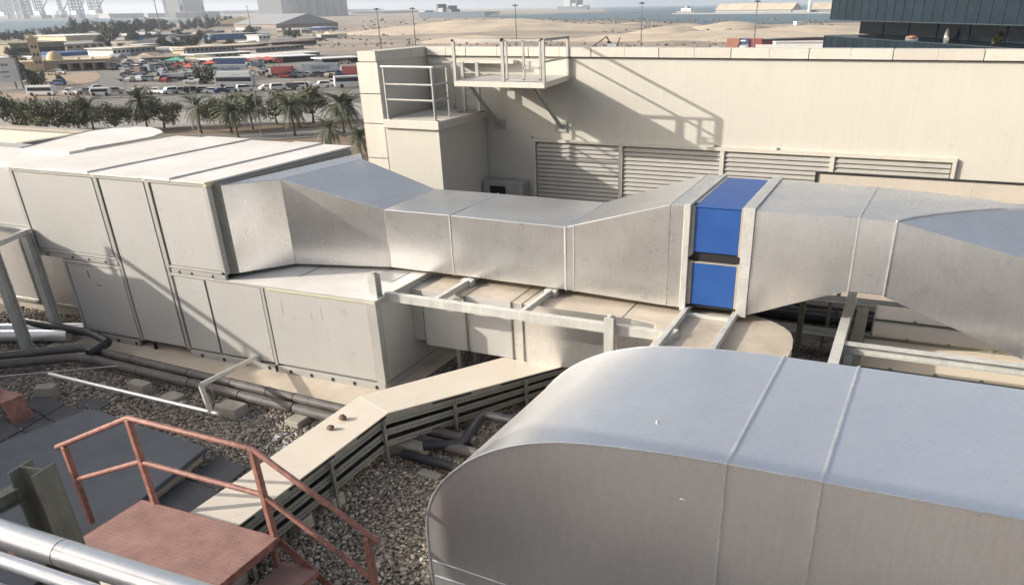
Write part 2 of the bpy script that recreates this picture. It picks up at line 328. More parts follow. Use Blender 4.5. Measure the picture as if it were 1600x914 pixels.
# roof sheets with raised laps
xs = [-15.97,-15.0,-13.74,-12.47,-11.75,-10.96]
for i in range(5):
    MB().hexa([(xs[i]+.012,Y-.06,3.405),(xs[i+1]-.012,Y-.06,3.405),(xs[i+1]-.012,14.4,3.405),(xs[i]+.012,14.4,3.405),
               (xs[i]+.012,Y-.06,3.43+.028*(i%2)),(xs[i+1]-.012,Y-.06,3.43+.028*(i%2)),(xs[i+1]-.012,14.4,3.43+.028*(i%2)),(xs[i]+.012,14.4,3.43+.028*(i%2))]).build('roof_sheet','roofsheet',A)
MB().box((-11.02,Y+.0,1.69),(-7.79,14.3,1.705)).build('roof_sheet','roofsheet',A)
MB().box((-8.6,Y+.9,1.707),(-8.1,Y+1.6,1.714)).box((-9.9,Y+.6,1.707),(-9.88,14.2,1.714)).build('roof_seam','panelframe',A)
MB().box((-9.83,Y-.026,1.20),(-8.97,Y-.0235,1.205)).box((-9.83,Y-.026,1.2),(-9.825,Y-.0235,1.46)).box((-9.83,Y-.026,1.455),(-8.97,Y-.0235,1.46)).box((-8.975,Y-.026,1.2),(-8.97,Y-.0235,1.46)).box((-9.2,Y-.026,1.2),(-9.195,Y-.0235,1.33)).build('label_outline','steel',A)
MB().box((-14.62,Y-.026,1.36),(-14.60,Y-.0235,1.50)).build('scuff_mark','dark',A)
MB().box((-14.45,Y-.026,1.22),(-14.33,Y-.0235,1.235)).build('scuff_mark','dark',A)
# right end face
e = MB()
for y0, y1 in ((Y+.1,Y+1.4),(Y+1.45,Y+2.6),(Y+2.65,14.25)): e.box((-7.83,y0,.2),(-7.795,y1,1.62))
e.build('end_panel','panel',A,bevel=.005)
MB().box((-7.83,Y,0),(-7.80,14.3,.155)).box((-7.83,Y,1.62),(-7.79,14.3,1.69)).build('end_rail','panelframe',A)
# plinth
p = MB().prism([(-15.6,9.62),(-7.55,9.2),(-7.4,14.6),(-15.6,14.6)],0,.022).build('unit_plinth','curb',bevel=.02); tag(p,'low tan concrete plinth strip under the air handling unit','plinth')
# second unit further left
B = thing('air_handling_unit', (-18.5, 12.5, 0), 'shaded cream unit section at the left edge behind the steel frame', 'ventilation unit')
MB().box((-21,10.72,2.05),(-16.05,13,3.3)).build('casing','panel',B,bevel=.02)
MB().box((-16.45,10.69,2.05),(-16.38,10.74,3.3)).box((-21,10.69,2.05),(-16.05,10.74,2.12)).build('frame','panelframe',B)
MB().box((-21,11.0,.25),(-16.3,13,1.95)).build('lower_casing','galv',B,bevel=.02)
MB().box((-17.5,10.97,.25),(-17.44,11.02,1.95)).box((-21,10.97,.25),(-16.3,11.02,.31)).build('lower_frame','trayside',B)
MB().box((-21,11.1,0),(-16.5,12.9,.25)).build('plinth','concrete',B)
# white rounded duct behind the unit
cv = [(-18.05,11.5),(-18.0,12.0),(-18.26,12.7),(-18.74,13.8),(-18.98,14.5),(-18.9,15.1),(-18.46,15.41),(-17.94,15.44),(-17.3,15.15),(-16.85,14.83),(-16.5,14.2),(-16.45,13.46),(-16.5,12.4),(-16.4,11.4),(-16.3,10.78),(-18.9,10.78)]
D = thing('rounded_duct', (-17.6,13,2.3), 'flat white duct with a rounded end on top of the unit at the left', 'duct')
MB().prism(cv[1:13]+[(-16.5,12.0)],2.5,3.40).build('duct_elbow','roofsheet',D)
MB().prism([(-21,10.75),(-16.1,10.75),(-16.35,12.0),(-18.0,12.3),(-21,12.3)],3.301,3.345).build('duct_lid','roofsheet',D)
MB().tube([(x,y,3.40) for x,y in cv[1:13]],.018,6).build('edge_bead','panel',D)
# ================================================================== MAIN DUCT
D = thing('rectangular_duct', (-5,12.7,1.7), 'long metal clad rectangular duct running from the upper unit to the right edge', 'duct')
def ring(x0, y0, x1, y1, zb0, zt0, zb1=None, zt1=None):
    zb1 = zb0 if zb1 is None else zb1; zt1 = zt0 if zt1 is None else zt1
    return [(x0,y0,zb0),(x1,y1,zb1),(x1,y1,zt1),(x0,y0,zt0)]
MB().loft([ring(-10.99,10.38,-10.99,14.22,1.80,3.38),ring(-10.86,10.42,-10.86,14.18,1.80,3.37)]).build('flexible_collar','trayside',D)
st_ = dict(A=ring(-10.88,10.45,-10.55,14.10,1.79,3.352), B=ring(-10.33,11.36,-10.18,13.63,1.77,3.325), C=ring(-8.49,11.80,-8.56,13.67,1.77,2.832),
      Dd=ring(-7.16,11.80,-7.09,13.67,1.77,2.832), E=ring(-4.96,11.72,-4.95,13.62,1.77,2.832), F=ring(-3.18,11.65,-3.22,14.17,1.73,3.335))
def sect(name, *rings, m='galv', bev=.01): return MB().loft(rings).build(name, m, D, bevel=bev)
sect('plenum_section', st_['A'], st_['B'], m='galv')
sect('transition_section', st_['B'], st_['C'])
sect('straight_section', st_['C'], st_['Dd'])
sect('straight_section', [(x+.012 if i else x+.012,y,z) for i,(x,y,z) in enumerate(st_['Dd'])], st_['E'])
sect('transition_section', [(x+.012,y,z) for x,y,z in st_['E']], st_['F'])
sect('collar_section', [(x+.006,y,z) for x,y,z in st_['F']], ring(-2.96,11.65,-2.98,14.17,1.73,3.335))
def band(x0, x1, yf, yb, zb, zt, t, m='flange', name='flange'):
    mb = MB()
    mb.box((x0,yf-t,zb-t),(x1,yf+.02,zt+t)).box((x0,yb-.02,zb-t),(x1,yb+t,zt+t)).box((x0,yf+.02,zt-.02),(x1,yb-.02,zt+t)).box((x0,yf+.02,zb-t),(x1,yb-.02,zb+.02))
    return mb.build(name, m, D, bevel=.004)
band(-2.955,-2.86,11.65,14.10,1.73,3.335,.03)
band(-2.06,-1.90,11.65,14.05,1.73,3.345,.03)
for x, zt, yf, yb in ((-7.16,2.832,11.8,13.67),(-4.95,2.832,11.72,13.62)):
    band(x-.004, x+.016, yf, yb, 1.77, zt, .012, 'seam', 'standing_seam')
band(-4.80,-4.785,11.715,13.63,1.768,2.87,.012,'seam','standing_seam')
MB().box((-2.86,11.72,1.75),(-2.06,13.98,3.30)).build('damper_core','dark',D)
MB().box((-2.80,11.685,2.64),(-2.11,11.73,3.325)).box((-2.80,11.685,3.30),(-2.11,14.0,3.335)).build('blue_panel','blue',D,bevel=.008)
MB().box((-2.80,11.685,1.80),(-2.11,11.73,2.47)).build('blue_panel','blue',D,bevel=.008)
MB().box((-2.86,11.68,2.60),(-2.80,11.74,3.33)).box((-2.11,11.68,2.62),(-2.06,11.74,3.33)).box((-2.86,11.68,1.8),(-2.80,11.74,2.5)).box((-2.11,11.68,1.8),(-2.06,11.74,2.5)).box((-2.80,11.68,2.47),(-2.11,11.72,2.49)).build('damper_frame','concrete',D)
MB().box((-2.86,11.9,3.30),(-2.80,14.0,3.34)).box((-2.11,11.7,3.30),(-2.06,14.0,3.34)).build('damper_top_rail','flange',D)
MB().box((-2.87,11.66,2.57),(-2.83,11.75,2.72)).build('actuator','grey',D)
H_ = ring(-1.90,11.65,-1.90,14.03,1.73,3.345); I_ = ring(-.47,11.65,-.36,13.87,2.285,3.355); J_ = ring(.02,11.62,.45,13.75,2.29,3.345)
sect('transition_section', H_, I_)
sect('elbow_section', [(x+.008,y,z) for x,y,z in I_], J_)
MB().loft([[(x-.012,y+(-.012 if i in(0,3) else .012),z+(-.012 if i<2 else .012)) for i,(x,y,z) in enumerate(I_)],[(x+.012,y+(-.012 if i in(0,3) else .012),z+(-.012 if i<2 else .012)) for i,(x,y,z) in enumerate(I_)]],False).build('standing_seam','seam',D)
arc = [(.02,11.62),(.224,11.92),(.578,12.28),(1.0,12.64),(1.43,12.91),(1.9,13.05),(2.6,13.12),(3.6,13.15)]
outer = [(.45,13.75),(.9,13.62),(1.35,13.42),(1.7,13.2),(1.95,13.12)]
mb = MB(); n = len(arc)
top = [(x,y,3.343) for x,y in arc]; fr_ = []
for x,_ in arc: fr_.append((x if x>.02 else .02, 11.62+(x-.02)*.01, 3.335-(x-.02)*.215))
vs = top+fr_+[(x,y,2.28-(x-.02)*.36) for x,y,_ in fr_]; k = n
fs = [(i,i+1,k+i+1,k+i) for i in range(n-1)]+[(k+i,k+i+1,2*k+i+1,2*k+i) for i in range(n-1)]
mb.add(vs,fs); mb.add([(.02,11.62,2.28),(3.6,11.66,.99),(3.6,13.15,.99),(.45,13.75,2.29)],[(0,1,2,3)])
mb.build('descending_section','galv',D)
MB().prism(outer+[(x,y) for x,y in arc[5::-1]],2.3,3.345).build('elbow_section','galv',D)
MB().tube([(x,y,3.352) for x,y in arc],.012,6).build('standing_seam','seam',D)
MB().bar((.02,11.61,2.28),(.02,11.61,3.34),.02,.02).bar((1.98,11.62,1.58),(1.85,11.62,2.94),.02,.02).build('standing_seam','seam',D)
# ================================================================== LOWER DUCT
D = thing('rectangular_duct', (-4.5,11.5,.4), 'low duct leaving the lower unit and turning behind the big foreground duct', 'duct')
out_ = [(-7.50,11.24),(-5.6,11.22),(-3.6,11.18),(-3.2,11.08),(-3.05,10.8),(-3.0,10.3),(-2.97,8.0),(-1.07,8.0),(-1.07,10.55),(-1.06,10.83),(-1.10,11.17),(-1.165,11.41),(-1.30,11.62),(-1.46,11.77),(-1.65,11.90),(-1.94,12.0),(-2.4,12.08),(-7.5,12.2)]
M['duststeel'] = mat('dusty_sheet', (.50,.44,.365), .6, .1, .10, 2.2, .05, 20, tint=(.40,.345,.28)); MB().prism(out_,.60,1.63).build('duct_body','duststeel',D)
MB().prism([(-7.50,11.225),(-5.75,11.205),(-5.75,11.3),(-7.50,11.3)],.602,1.628).build('painted_side','panel',D)
MB().prism([(-5.74,11.205),(-3.6,11.165),(-3.19,11.06),(-3.035,10.78),(-2.985,10.3),(-2.955,8.5),(-2.9,8.5),(-2.9,11.3),(-5.74,11.3)],.595,1.625).build('metal_side','galv',D)
MB().box((-7.80,11.30,.64),(-7.53,12.18,1.59)).build('collar','panelframe',D); MB().box((-7.535,11.26,.62),(-7.50,12.19,1.61)).build('gasket','dark',D)
for x in (-6.62,-5.73,-5.52,-3.75): MB().box((x-.010,11.17,.585),(x+.010,11.3,1.636)).box((x-.006,11.3,1.60),(x+.006,12.2,1.638)).build('flange_strip','trayside',D)
MB().box((-6.67,11.12,.56),(-6.59,11.19,.62)).build('bracket','dark',D)
for x in (-6.9,-4.4,-2.6): MB().box((x-.04,11.3,0),(x+.04,11.38,.6)).box((x-.04,11.9,0),(x+.04,11.98,.6)).build('stand','trayside',D)
# ================================================================== STEEL SUPPORTS
D = thing('duct_support_frame', (-5.4,10.6,0), 'light grey steel frame with posts and cross beams under the long duct', 'steel frame')
MB().hbeam((-7.90,10.46,0),(-7.90,10.46,2.12),.15,.16,.014,up=(0,1,0)).build('post','steel',D)
MB().hbeam((-3.70,10.46,0),(-3.70,10.46,1.90),.15,.16,.014,up=(0,1,0)).build('post','steel',D)
MB().bar((-7.82,10.63,1.67),(-2.83,10.55,1.67),.10,.15).build('long_beam','steel',D,bevel=.006)
for x, y1 in ((-6.84,12.0),(-5.24,11.95),(-2.84,11.6),(-2.07,11.6)):
    MB().bar((x,10.66 if x<-4 else 9.3,1.70),(x,y1+.3,1.70),.085,.10).build('cross_beam','steel',D,bevel=.005)
for x in (-6.84,-5.22): MB().box((x-.11,11.66,1.64),(x+.11,11.79,1.745)).build('end_plate','steel',D)
MB().bar((-2.85,11.56,1.665),(-2.06,11.56,1.665),.06,.06).build('short_beam','steel',D)
MB().bar((-2.95,10.0,1.6),(-2.75,10.7,1.69),.1,.1).build('bracket','steel',D)
D = thing('duct_support_frame', (0,11,0), 'light grey steel beams crossing under the right end of the long duct', 'steel frame')
MB().hbeam((-.45,8.6,1.60),(-.45,13.9,1.60),.14,.30,.016).build('deep_beam','steel',D)
MB().hbeam((-.38,11.06,1.66),(6,11.06,1.66),.14,.13,.014).build('long_beam','steel',D)
MB().box((-.34,8.6,1.05),(-.16,13.6,1.42)).build('dark_bar','steeldark',D)  # solid dark bar along the right of the deep beam
MB().box((-.36,11.0,0),(-.24,11.13,1.58)).build('post','steel',D)
MB().box((-.5,13.6,0),(-.38,13.72,1.45)).build('post','trayside',D)
MB().box((-1.33,13.9,0),(-1.23,14.0,1.5)).build('post','trayside',D)
# right flanged ducts
def flanged(name, lab, x0, y0, x1, y1, z0, z1, joints, grp=None):
    D = thing(name, (x0,(y0+y1)/2,z0), lab, 'duct', 'flanged beige ducts at the right')
    MB().box((x0,y0,z0),(x1,y1,z1)).build('duct_body','beige',D,bevel=.01)
    f = MB()
    for yy in joints: f.box((x0-.02,yy-.012,z0),(x1,yy+.012,z1+.035))
    f.box((x0-.012,y0,z1),(x0+.01,y1,z1+.03)); f.build('flange','steeldark',D)
    for yy in joints:
        for i in range(6):
            x = x0+.45+i*.62+(.2 if yy > y0+.5 else 0)
            MB().box((x-.03,yy-.03,z1+.01),(x+.03,yy+.03,z1+.05)).bar((x,yy-.035,z1+.045),(x,yy+.035,z1+.045),.02,.03).build('flange_clamp','trayside',D)
    MB().box((x0+.1,y0+.1,0),(x0+.2,y1-.1,z0)).box((x0+2,y0+.1,0),(x0+2.1,y1-.1,z0)).build('stand','trayside',D)
flanged('flanged_duct','beige sheet duct with clamped flanges just behind the big foreground duct',-.15,11.70,5,13.03,.45,1.10,(11.71,13.02))
flanged('flanged_duct','beige sheet duct half hidden under the descending end of the long duct',-.05,13.12,5,14.7,.45,1.12,(13.86,))
# ================================================================== CABLE TRAY
D = thing('cable_tray', (-6.7,7,0), 'long beige lidded cable tray on slotted struts bending across the gravel', 'cable tray')
RL = [(-6.38,3.6,1.),(-6.38,8.34,1.),(-4.62,11.6,.70)]; LL = [(-7.10,3.6,1.),(-7.10,8.66,1.),(-5.75,11.6,.70)]     # right and left edges (x, y, height factor)
def edge(k, z, out_=0.):
    """a line across the tray: k = 0 right edge .. 1 left edge, at nominal height z"""
    return [(a[0]*(1-k)+b[0]*k+out_, a[1]*(1-k)+b[1]*k, z*a[2]) for a, b in zip(RL, LL)]
def strip(k, z0, z1, t, m, name):
    a0, a1 = edge(k,z0), edge(k,z1); mb = MB()
    for i in (0,1):
        p, q, r, s = a0[i], a0[i+1], a1[i+1], a1[i]
        mb.hexa([p,q,(q[0]-t,q[1],q[2]),(p[0]-t,p[1],p[2]),s,r,(r[0]-t,r[1],r[2]),(s[0]-t,s[1],s[2])])
    return mb.build(name,m,D)
for i in (0,1):
    r0, r1 = edge(0,.80,.004)[i:i+2]; l0, l1 = edge(1,.80,-.004)[i:i+2]
    e_ = .004*(1-i)
    MB().hexa([(v[0],v[1],v[2]-.014-e_) for v in (l0,r0,r1,l1)]+[(v[0],v[1],v[2]-e_) for v in (l0,r0,r1,l1)]).build('cover','beige',D)
strip(0,.715,.782,.012,'trayside','cover_lip'); strip(1,.715,.782,-.012,'trayside','cover_lip')
for z0, z1 in ((.60,.70),(.42,.53),(.24,.34)):
    strip(.03,z0,z1,.012,'trayside','side_rail'); strip(.97,z0,z1,-.012,'trayside','side_rail')
    a, b = edge(.04,z0+.006), edge(.96,z0+.006); MB().add(a+b,[(0,1,4,3),(1,2,5,4)]).build('tray_bottom','trayside',D)
sl2 = MB()
for z in (.65,.475,.29):
    a = edge(.03,z,.003)
    for i in (0,1):
        p, q = Vector(a[i]), Vector(a[i+1]); d = (q-p).normalized(); Ln = (q-p).length; t = .1
        while t < Ln-.1: sl2.bar(p+d*t,p+d*(t+.028),.004,.010); t += .055
sl2.build('slot_row','dark',D)['kind'] = 'stuff'
a = edge(0,.755,.002)
for i, t0, t1 in ((0,2.6,3.5),(0,4.0,4.7),(0,1.2,2.0),(1,.75,1.45),(1,2.0,3.3)):
    p, q = Vector(a[i]), Vector(a[i+1]); d = (q-p).normalized(); MB().bar(p+d*t0,p+d*t1,.008,.03).build('lip_slot','dark',D)
cb = MB()
for k, z, r_ in ((.12,.45,.024),(.3,.455,.03),(.55,.45,.025),(.1,.625,.018),(.4,.635,.03),(.15,.275,.03),(.45,.27,.03)): cb.tube(edge(k,z),r_,6)
cb.build('cable_bundle','rubber',D)
for pt in ((-6.36,5.35,.74),(-6.36,6.95,.74),(-6.40,8.20,.74),(-5.83,9.27,.62),(-5.2,10.5,.58)):
    MB().bar((pt[0]+.03,pt[1],0),(pt[0]+.03,pt[1],pt[2]),.045,.045).build('strut_post','steeldark',D)
    MB().bar((pt[0]-.78,pt[1]+.12,0),(pt[0]-.78,pt[1]+.12,pt[2]),.045,.045).build('strut_post','steeldark',D)
for x, y in ((-6.70,5.2),(-6.70,6.4),(-6.65,7.0),(-5.95,9.85),(-6.3,8.6)):
    MB().box((x-.30,y-.12,0),(x+.32,y+.12,.20)).build('footing','concrete',D,bevel=.02)
def rock(x, y, z, s, lab):
    import bmesh
    bm = bmesh.new(); bmesh.ops.create_icosphere(bm, subdivisions=2, radius=s)
    for v in bm.verts: v.co *= rnd.uniform(.8,1.12); v.co.z *= .75
    me = bpy.data.meshes.new('rock'); bm.to_mesh(me); bm.free(); me.materials.append(M['rock'])
    o = bpy.data.objects.new('rock', me); COL.objects.link(o); o.location = (x,y,z+s*.6); tag(o, lab, 'rock')
rock(-6.83,7.62,.80,.055,'dark brown rock on the beige tray cover, nearer the red stairs')
rock(-6.86,7.93,.80,.06,'dark brown rock on the beige tray cover, nearer the tray bend')
# second and third trays in the gap behind the beams
for y_, z_, lab in ((14.8,.35,'galvanised cable tray in the dark gap under the long duct, nearer one'),(15.6,.75,'galvanised cable tray in the dark gap under the long duct, farther one')):
    D = thing('cable_tray', (0,y_,0), lab, 'cable tray')
    MB().box((-4,y_-.2,z_),(5,y_+.2,z_+.012)).build('tray_bottom','trayside',D)
    MB().box((-4,y_-.21,z_),(5,y_-.2,z_+.1)).box((-4,y_+.2,z_),(5,y_+.21,z_+.1)).build('side_rail','galv',D)
    for x in (-2.5,-.9,2.5): MB().box((x-.03,y_-.24,0),(x+.03,y_-.21,z_+.1)).build('strut_post','steeldark',D)
# ================================================================== PIPES
D = thing('dark_gap_filler', (0,16.6,0), 'added dark pipes that darken the shaded gap behind the long duct', 'gap filler')
for y_, z_ in ((16.0,.25),(16.3,.25),(16.6,.3),(16.9,.3),(16.2,1.05),(16.55,1.05)): MB().tube([(-4,y_,z_),(5,y_,z_)],.11,12).build('pipe','rubber',D,smooth=True)  # dark tubes added so the gap reads as deep shade
for x in (-2.4,-.8,.9): MB().box((x-.04,15.9,0),(x+.04,17,.14)).box((x-.04,15.9,.14),(x+.04,15.97,.95)).box((x-.04,15.9,.9),(x+.04,16.8,.96)).build('rack_stand','trayside',D)
def pipe(name, pts, r, m, lab, cat='pipe', joints=(), grp=None, seg=14, jm=None):
    o = MB().tube(pts, r, seg).build(name, m, smooth=True); tag(o, lab, cat, grp)
    for a, b in joints: MB().tube([a,b], r*1.06, seg).build('joint_band', jm or 'dark', o, smooth=True)
    return o
def bend(pts, rr=.12, k=4):
    o = [Vector(pts[0])]
    for i in range(1, len(pts)-1):
        a, b, c = Vector(pts[i-1]), Vector(pts[i]), Vector(pts[i+1]); d1 = (a-b).normalized(); d2 = (c-b).normalized()
        p0, p2 = b+d1*rr, b+d2*rr
        for j in range(k+1):
            t = j/k; o.append(p0*(1-t)**2 + b*2*t*(1-t) + p2*t*t)
    return o+[Vector(pts[-1])]
M['rubberlit'] = mat('lit_black_insulation', (.115,.105,.10), .6, 0, .3, 5, .3, 14)  # black insulation with sunlight put into a lighter colour
pipe('insulated_pipe', bend([(-17.6,6.9,.2),(-14.35,9.52,.2),(-13.9,9.48,.2),(-7.4,9.12,.2),(-5.3,8.98,.2)],.15), .085, 'rubberlit', 'black insulated pipe along the plinth, the one nearer the air handling unit',
     joints=[((x,9.48-(x+13.9)*.0553,.2),(x+.012,9.48-(x+13.912)*.0553,.2)) for x in (-12.9,-11.4,-10.35,-9.5,-8.9)])
pipe('insulated_pipe', bend([(-17.9,6.3,.18),(-14.1,9.15,.18),(-13.6,9.18,.18),(-7.4,8.86,.17),(-5.05,8.70,.17)],.15), .085, 'rubberlit', 'black insulated pipe along the plinth, the one nearer the pebbles',
     joints=[((x,9.18-(x+13.6)*.0516,.178),(x+.012,9.18-(x+13.612)*.0516,.178)) for x in (-12.4,-11.1,-9.9,-8.7)])
pipe('insulated_pipe', bend([(-17,9.95,.28),(-14.7,10.0,.28),(-13.85,9.75,.30),(-13.75,9.2,.28)],.15), .08, 'rubber', 'short black insulated pipe hooking over the others beside the left posts')
pipe('insulated_pipe', bend([(-6.0,8.62,.18),(-5.45,8.80,.22),(-5.40,9.45,.42),(-4.6,9.40,.42),(-4.0,8.9,.42)],.14), .075, 'rubber', 'glossy black pipe with elbows beside the rounded end of the big duct')
pipe('insulated_pipe', bend([(-6.2,8.35,.14),(-5.35,8.30,.14),(-5.0,8.05,.2)],.1), .075, 'rubber', 'stub of black pipe in the pebbles under the cable tray')
pipe('conduit', [(-16.8,6.05,.32),(-12.7,8.95,.30)], .012, 'grey', 'thin grey conduit lying across blocks by the black pipes')
pipe('conduit', [(-13.62,8.28,.27),(-9.56,8.17,.27)], .036, 'silver', 'shiny silver pipe lying across the shaded pebbles', joints=[((-9.60,8.171,.27),(-9.54,8.17,.27))], jm='steel')
D = pipe('drain_pipe', bend([(-10.68,10.27,.22),(-10.62,10.15,.28),(-9.80,8.18,.74),(-9.80,8.18,.70),(-9.72,8.17,.26)],.04,3), .042, 'silver', 'cream angled drain pipe dropping from the unit to the silver pipe')
M['pvc'] = mat('pvc', (.66,.64,.58), .4, 0, .05, 4); D.data.materials[0] = M['pvc']
MB().box((-10.78,10.24,.17),(-10.58,10.275,.30)).build('wall_plate','panel',D)
pipe('conduit', [(-9.95,8.5,.25),(-9.97,8.5,.66)], .004, 'grey', 'thin wire hanger under the angled drain pipe', 'wire')
def block(x, y, a, w, d, h, lab, m='concrete'):
    c, s = math.cos(a), math.sin(a)
    P = [(x+c*i*w/2-s*j*d/2, y+s*i*w/2+c*j*d/2) for i, j in ((-1,-1),(1,-1),(1,1),(-1,1))]
    o = MB().prism(P,0,h).build('concrete_block',m,bevel=.015); tag(o, lab, 'block', 'concrete blocks among the pebbles')
block(-11.95,8.72,-.05,.42,.2,.20,'pale concrete block near the middle of the shaded pebbles')
block(-11.15,8.68,-.05,.36,.26,.10,'low concrete block right of the middle one in the shaded pebbles')
block(-9.75,8.62,-.05,.46,.30,.20,'concrete block beside the foot of the angled drain pipe')
block(-13.35,7.98,.5,.34,.22,.22,'concrete block under the thin conduit at the left')
block(-12.30,8.02,.1,.6,.3,.05,'flat slab sunk in the pebbles below the silver pipe','paver')
block(-8.5,8.75,-.05,.3,.3,.12,'small concrete block under the insulated pipes near the tray')
block(-5.62,8.12,-.1,.36,.16,.07,'small concrete block between cable tray and rounded duct')
# silver flat ducts between the left posts
for i, (y_, l_) in enumerate(((9.75,'nearer'),(10.1,'farther'))):
    pipe('silver_pipe', [(-20,8.0+i*.45,.16),(-15.3,9.95+i*.42,.16)], .12, 'silver', f'silver pipe on the roof between the left posts, the {l_} one')
# ================================================================== PAVERS AND SLABS
def quad(name, P, z0, z1, m, lab, cat, grp=None, bev=.006):
    o = MB().prism(P,z0,z1).build(name,m,bevel=bev); tag(o,lab,cat,grp); return o
quad('plinth_slab', [(-12.4,4.3),(-8.35,3.9),(-8.95,7.30),(-11.75,7.60)],.17,.25,'slab','large flat blue grey slab under the red railing','slab',bev=.01)
quad('plinth_base', [(-12.3,4.35),(-8.43,3.95),(-9.03,7.24),(-11.7,7.52)],0,.168,'curb','tan concrete base carrying the large grey slab','plinth')
G_ = 'black rubber walkway tiles'
for P, lab in (([(-8.86,6.75),(-8.15,6.68),(-8.22,7.28),(-8.86,7.42)],'black tile by the big slab, nearest the drain pipe'),
               ([(-8.78,6.02),(-8.05,5.98),(-8.14,6.66),(-8.85,6.73)],'black tile between the big slab and the beige tray'),
               ([(-8.6,5.2),(-7.95,5.2),(-8.04,5.95),(-8.76,6.0)],'black tile beside the red stair foot'),
               ([(-12.60,7.35),(-11.92,7.25),(-12.05,7.75),(-12.7,7.80)],'black tile at the far corner of the left tiles'),
               ([(-13.4,7.55),(-12.64,7.38),(-12.74,7.83),(-13.5,8.0)],'black tile beside the red step at the left edge'),
               ([(-12.50,6.90),(-11.85,6.70),(-11.90,7.22),(-12.58,7.32)],'black tile touching the big slab corner'),
               ([(-13.3,7.1),(-12.54,6.92),(-12.62,7.34),(-13.36,7.52)],'black tile in the middle of the left tiles'),
               ([(-12.40,6.3),(-11.9,6.15),(-11.88,6.66),(-12.48,6.86)],'black tile at the left picture edge by the slab'),
               ([(-13.2,6.5),(-12.44,6.32),(-12.52,6.88),(-13.26,7.06)],'black tile farthest left of the walkway')):
    quad('walkway_tile', P,.02,.055,'paver',lab,'tile',G_)
# ================================================================== RED STAIRS
D = thing('crossover_stairs', (-6.6,4.7,0), 'red metal crossover stairs with platform and handrail over the cable tray', 'stairs')
x0, x1, y0, y1, zp = -7.62,-5.63,4.28,5.16,.95
MB().box((x0,y0,zp-.008),(x1,y1,zp)).build('platform_plate','redplate',D)
b = MB()
import itertools
for i in range(34):
    for j in range(15):
        cx, cy = x0+.05+i*.057+(.028 if j % 2 else 0), y0+.04+j*.057
        if cx < x1-.03: b.bar((cx-.006,cy-.005,zp+.001),(cx+.006,cy+.005,zp+.001),.006,.002)
o = b.build('tread_studs','redplate',D); o['kind'] = 'stuff'
MB().box((x0,y0-.012,zp-.09),(x1,y0,zp+.001)).box((x0,y1,zp-.09),(x1,y1+.012,zp+.001)).box((x1,y0,zp-.10),(x1+.012,y1,zp+.001)).box((x0-.012,y0,zp-.1),(x0,y1,zp+.001)).build('platform_edge','red',D)
for sgn, xa in ((1,x1),(-1,x0)):
    for i in (1,2):
        zt = zp - i*.32; a = xa+sgn*((i-1)*.46+.02); c = a+sgn*.46
        MB().box((a,y0,zt-.012),(c,y1,zt)).build('tread','redplate',D)
        MB().box((min(a,c),y0-.01,zt-.06),(max(a,c),y0,zt)).box((min(a,c),y1,zt-.06),(max(a,c),y1+.01,zt)).box((c-.006,y0,zt-.06),(c+.006,y1,zt)).build('tread_edge','red',D)
    for yy in (y0-.02,y1+.02):
        MB().bar((xa,yy,zp-.07),(xa+sgn*1.1,yy,.06),.012,.12).build('stringer','red',D)
    for yy in (y0+.03,y1-.03): MB().box((xa-sgn*.05-.025,yy-.025,0),(xa-sgn*.05+.025,yy+.025,zp-.01)).build('leg','red',D)
yr = 5.18
for xb, zb, xt, zt in ((-8.72,.33,-8.72,1.44),(-7.43,.90,-7.45,2.05),(-5.68,.88,-5.72,2.03),(-4.42,.02,-4.42,1.26)):
    MB().bar((xb,yr,zb),(xt,yr,zt),.066,.066).build('rail_post','red',D,bevel=.006)
T = [(-8.86,yr,1.40),(-7.45,yr,2.06),(-5.72,yr,2.035),(-4.28,yr,1.235)]
MB().tube(T,.032,12).build('handrail','red',D,smooth=True)
for a, c in (((-8.72,yr,.97),(-7.46,yr,1.50)),((-7.44,yr,1.50),(-5.72,yr,1.47)),((-5.70,yr,1.46),(-4.43,yr,.72))):
    MB().tube([a,c],.031,12).build('mid_rail','red',D,smooth=True)
MB().bar((-8.9,4.3,.55),(-8.3,4.0,.75),.05,.05).build('lower_rail','red',D)
D = thing('red_step', (-12.9,7,0), 'corner of a second red metal step at the left picture edge', 'stairs')
MB().box((-14,6.95,.42),(-12.85,7.3,.45)).build('tread','red',D); MB().hexa([(-12.80,6.95,0),(-12.76,6.95,0),(-12.76,7.3,0),(-12.80,7.3,0),(-12.90,6.95,.42),(-12.86,6.95,.42),(-12.86,7.3,.42),(-12.90,7.3,.42)]).build('side_plate','red',D)
MB().bar((-13.3,7.2,.45),(-13.5,7.25,1.0),.05,.05).build('rail_post','red',D)
# ================================================================== LEFT STEEL FRAME
D = thing('steel_frame', (-15.7,9.7,0), 'pale grey steel post frame at the left edge in front of the unit', 'steel frame')
for x, y in ((-15.55,9.22),(-15.88,10.15)):
    MB().hbeam((x,y,.03),(x,y,2.16),.17,.17,.016,up=(0,1,0)).build('post','steel',D)
    MB().box((x-.2,y-.2,0),(x+.2,y+.2,.03)).build('base_plate','steel',D)
MB().bar((-15.62,9.1,2.12),(-15.88,10.2,2.2),.07,.09).build('cross_beam','steel',D)
MB().bar((-18,10.2,2.2),(-15.8,10.2,2.2),.08,.09).build('long_beam','steel',D); MB().bar((-18,9.2,2.12),(-15.6,9.2,2.12),.08,.09).build('long_beam','steel',D)
# grey H post in the near left corner
D = thing('steel_column', (-6.4,3.5,0), 'thick olive grey H section post standing by the silver pipes', 'column')
MB().hbeam((-6.43,3.50,0),(-6.43,3.50,2.60),.24,.26,.018,up=(1,.15,0)).build('post','steeldark',D)
MB().hbeam((-6.55,3.40,2.38),(-6.65,.5,2.38),.12,.14,.014).build('bracket_beam','steeldark',D)
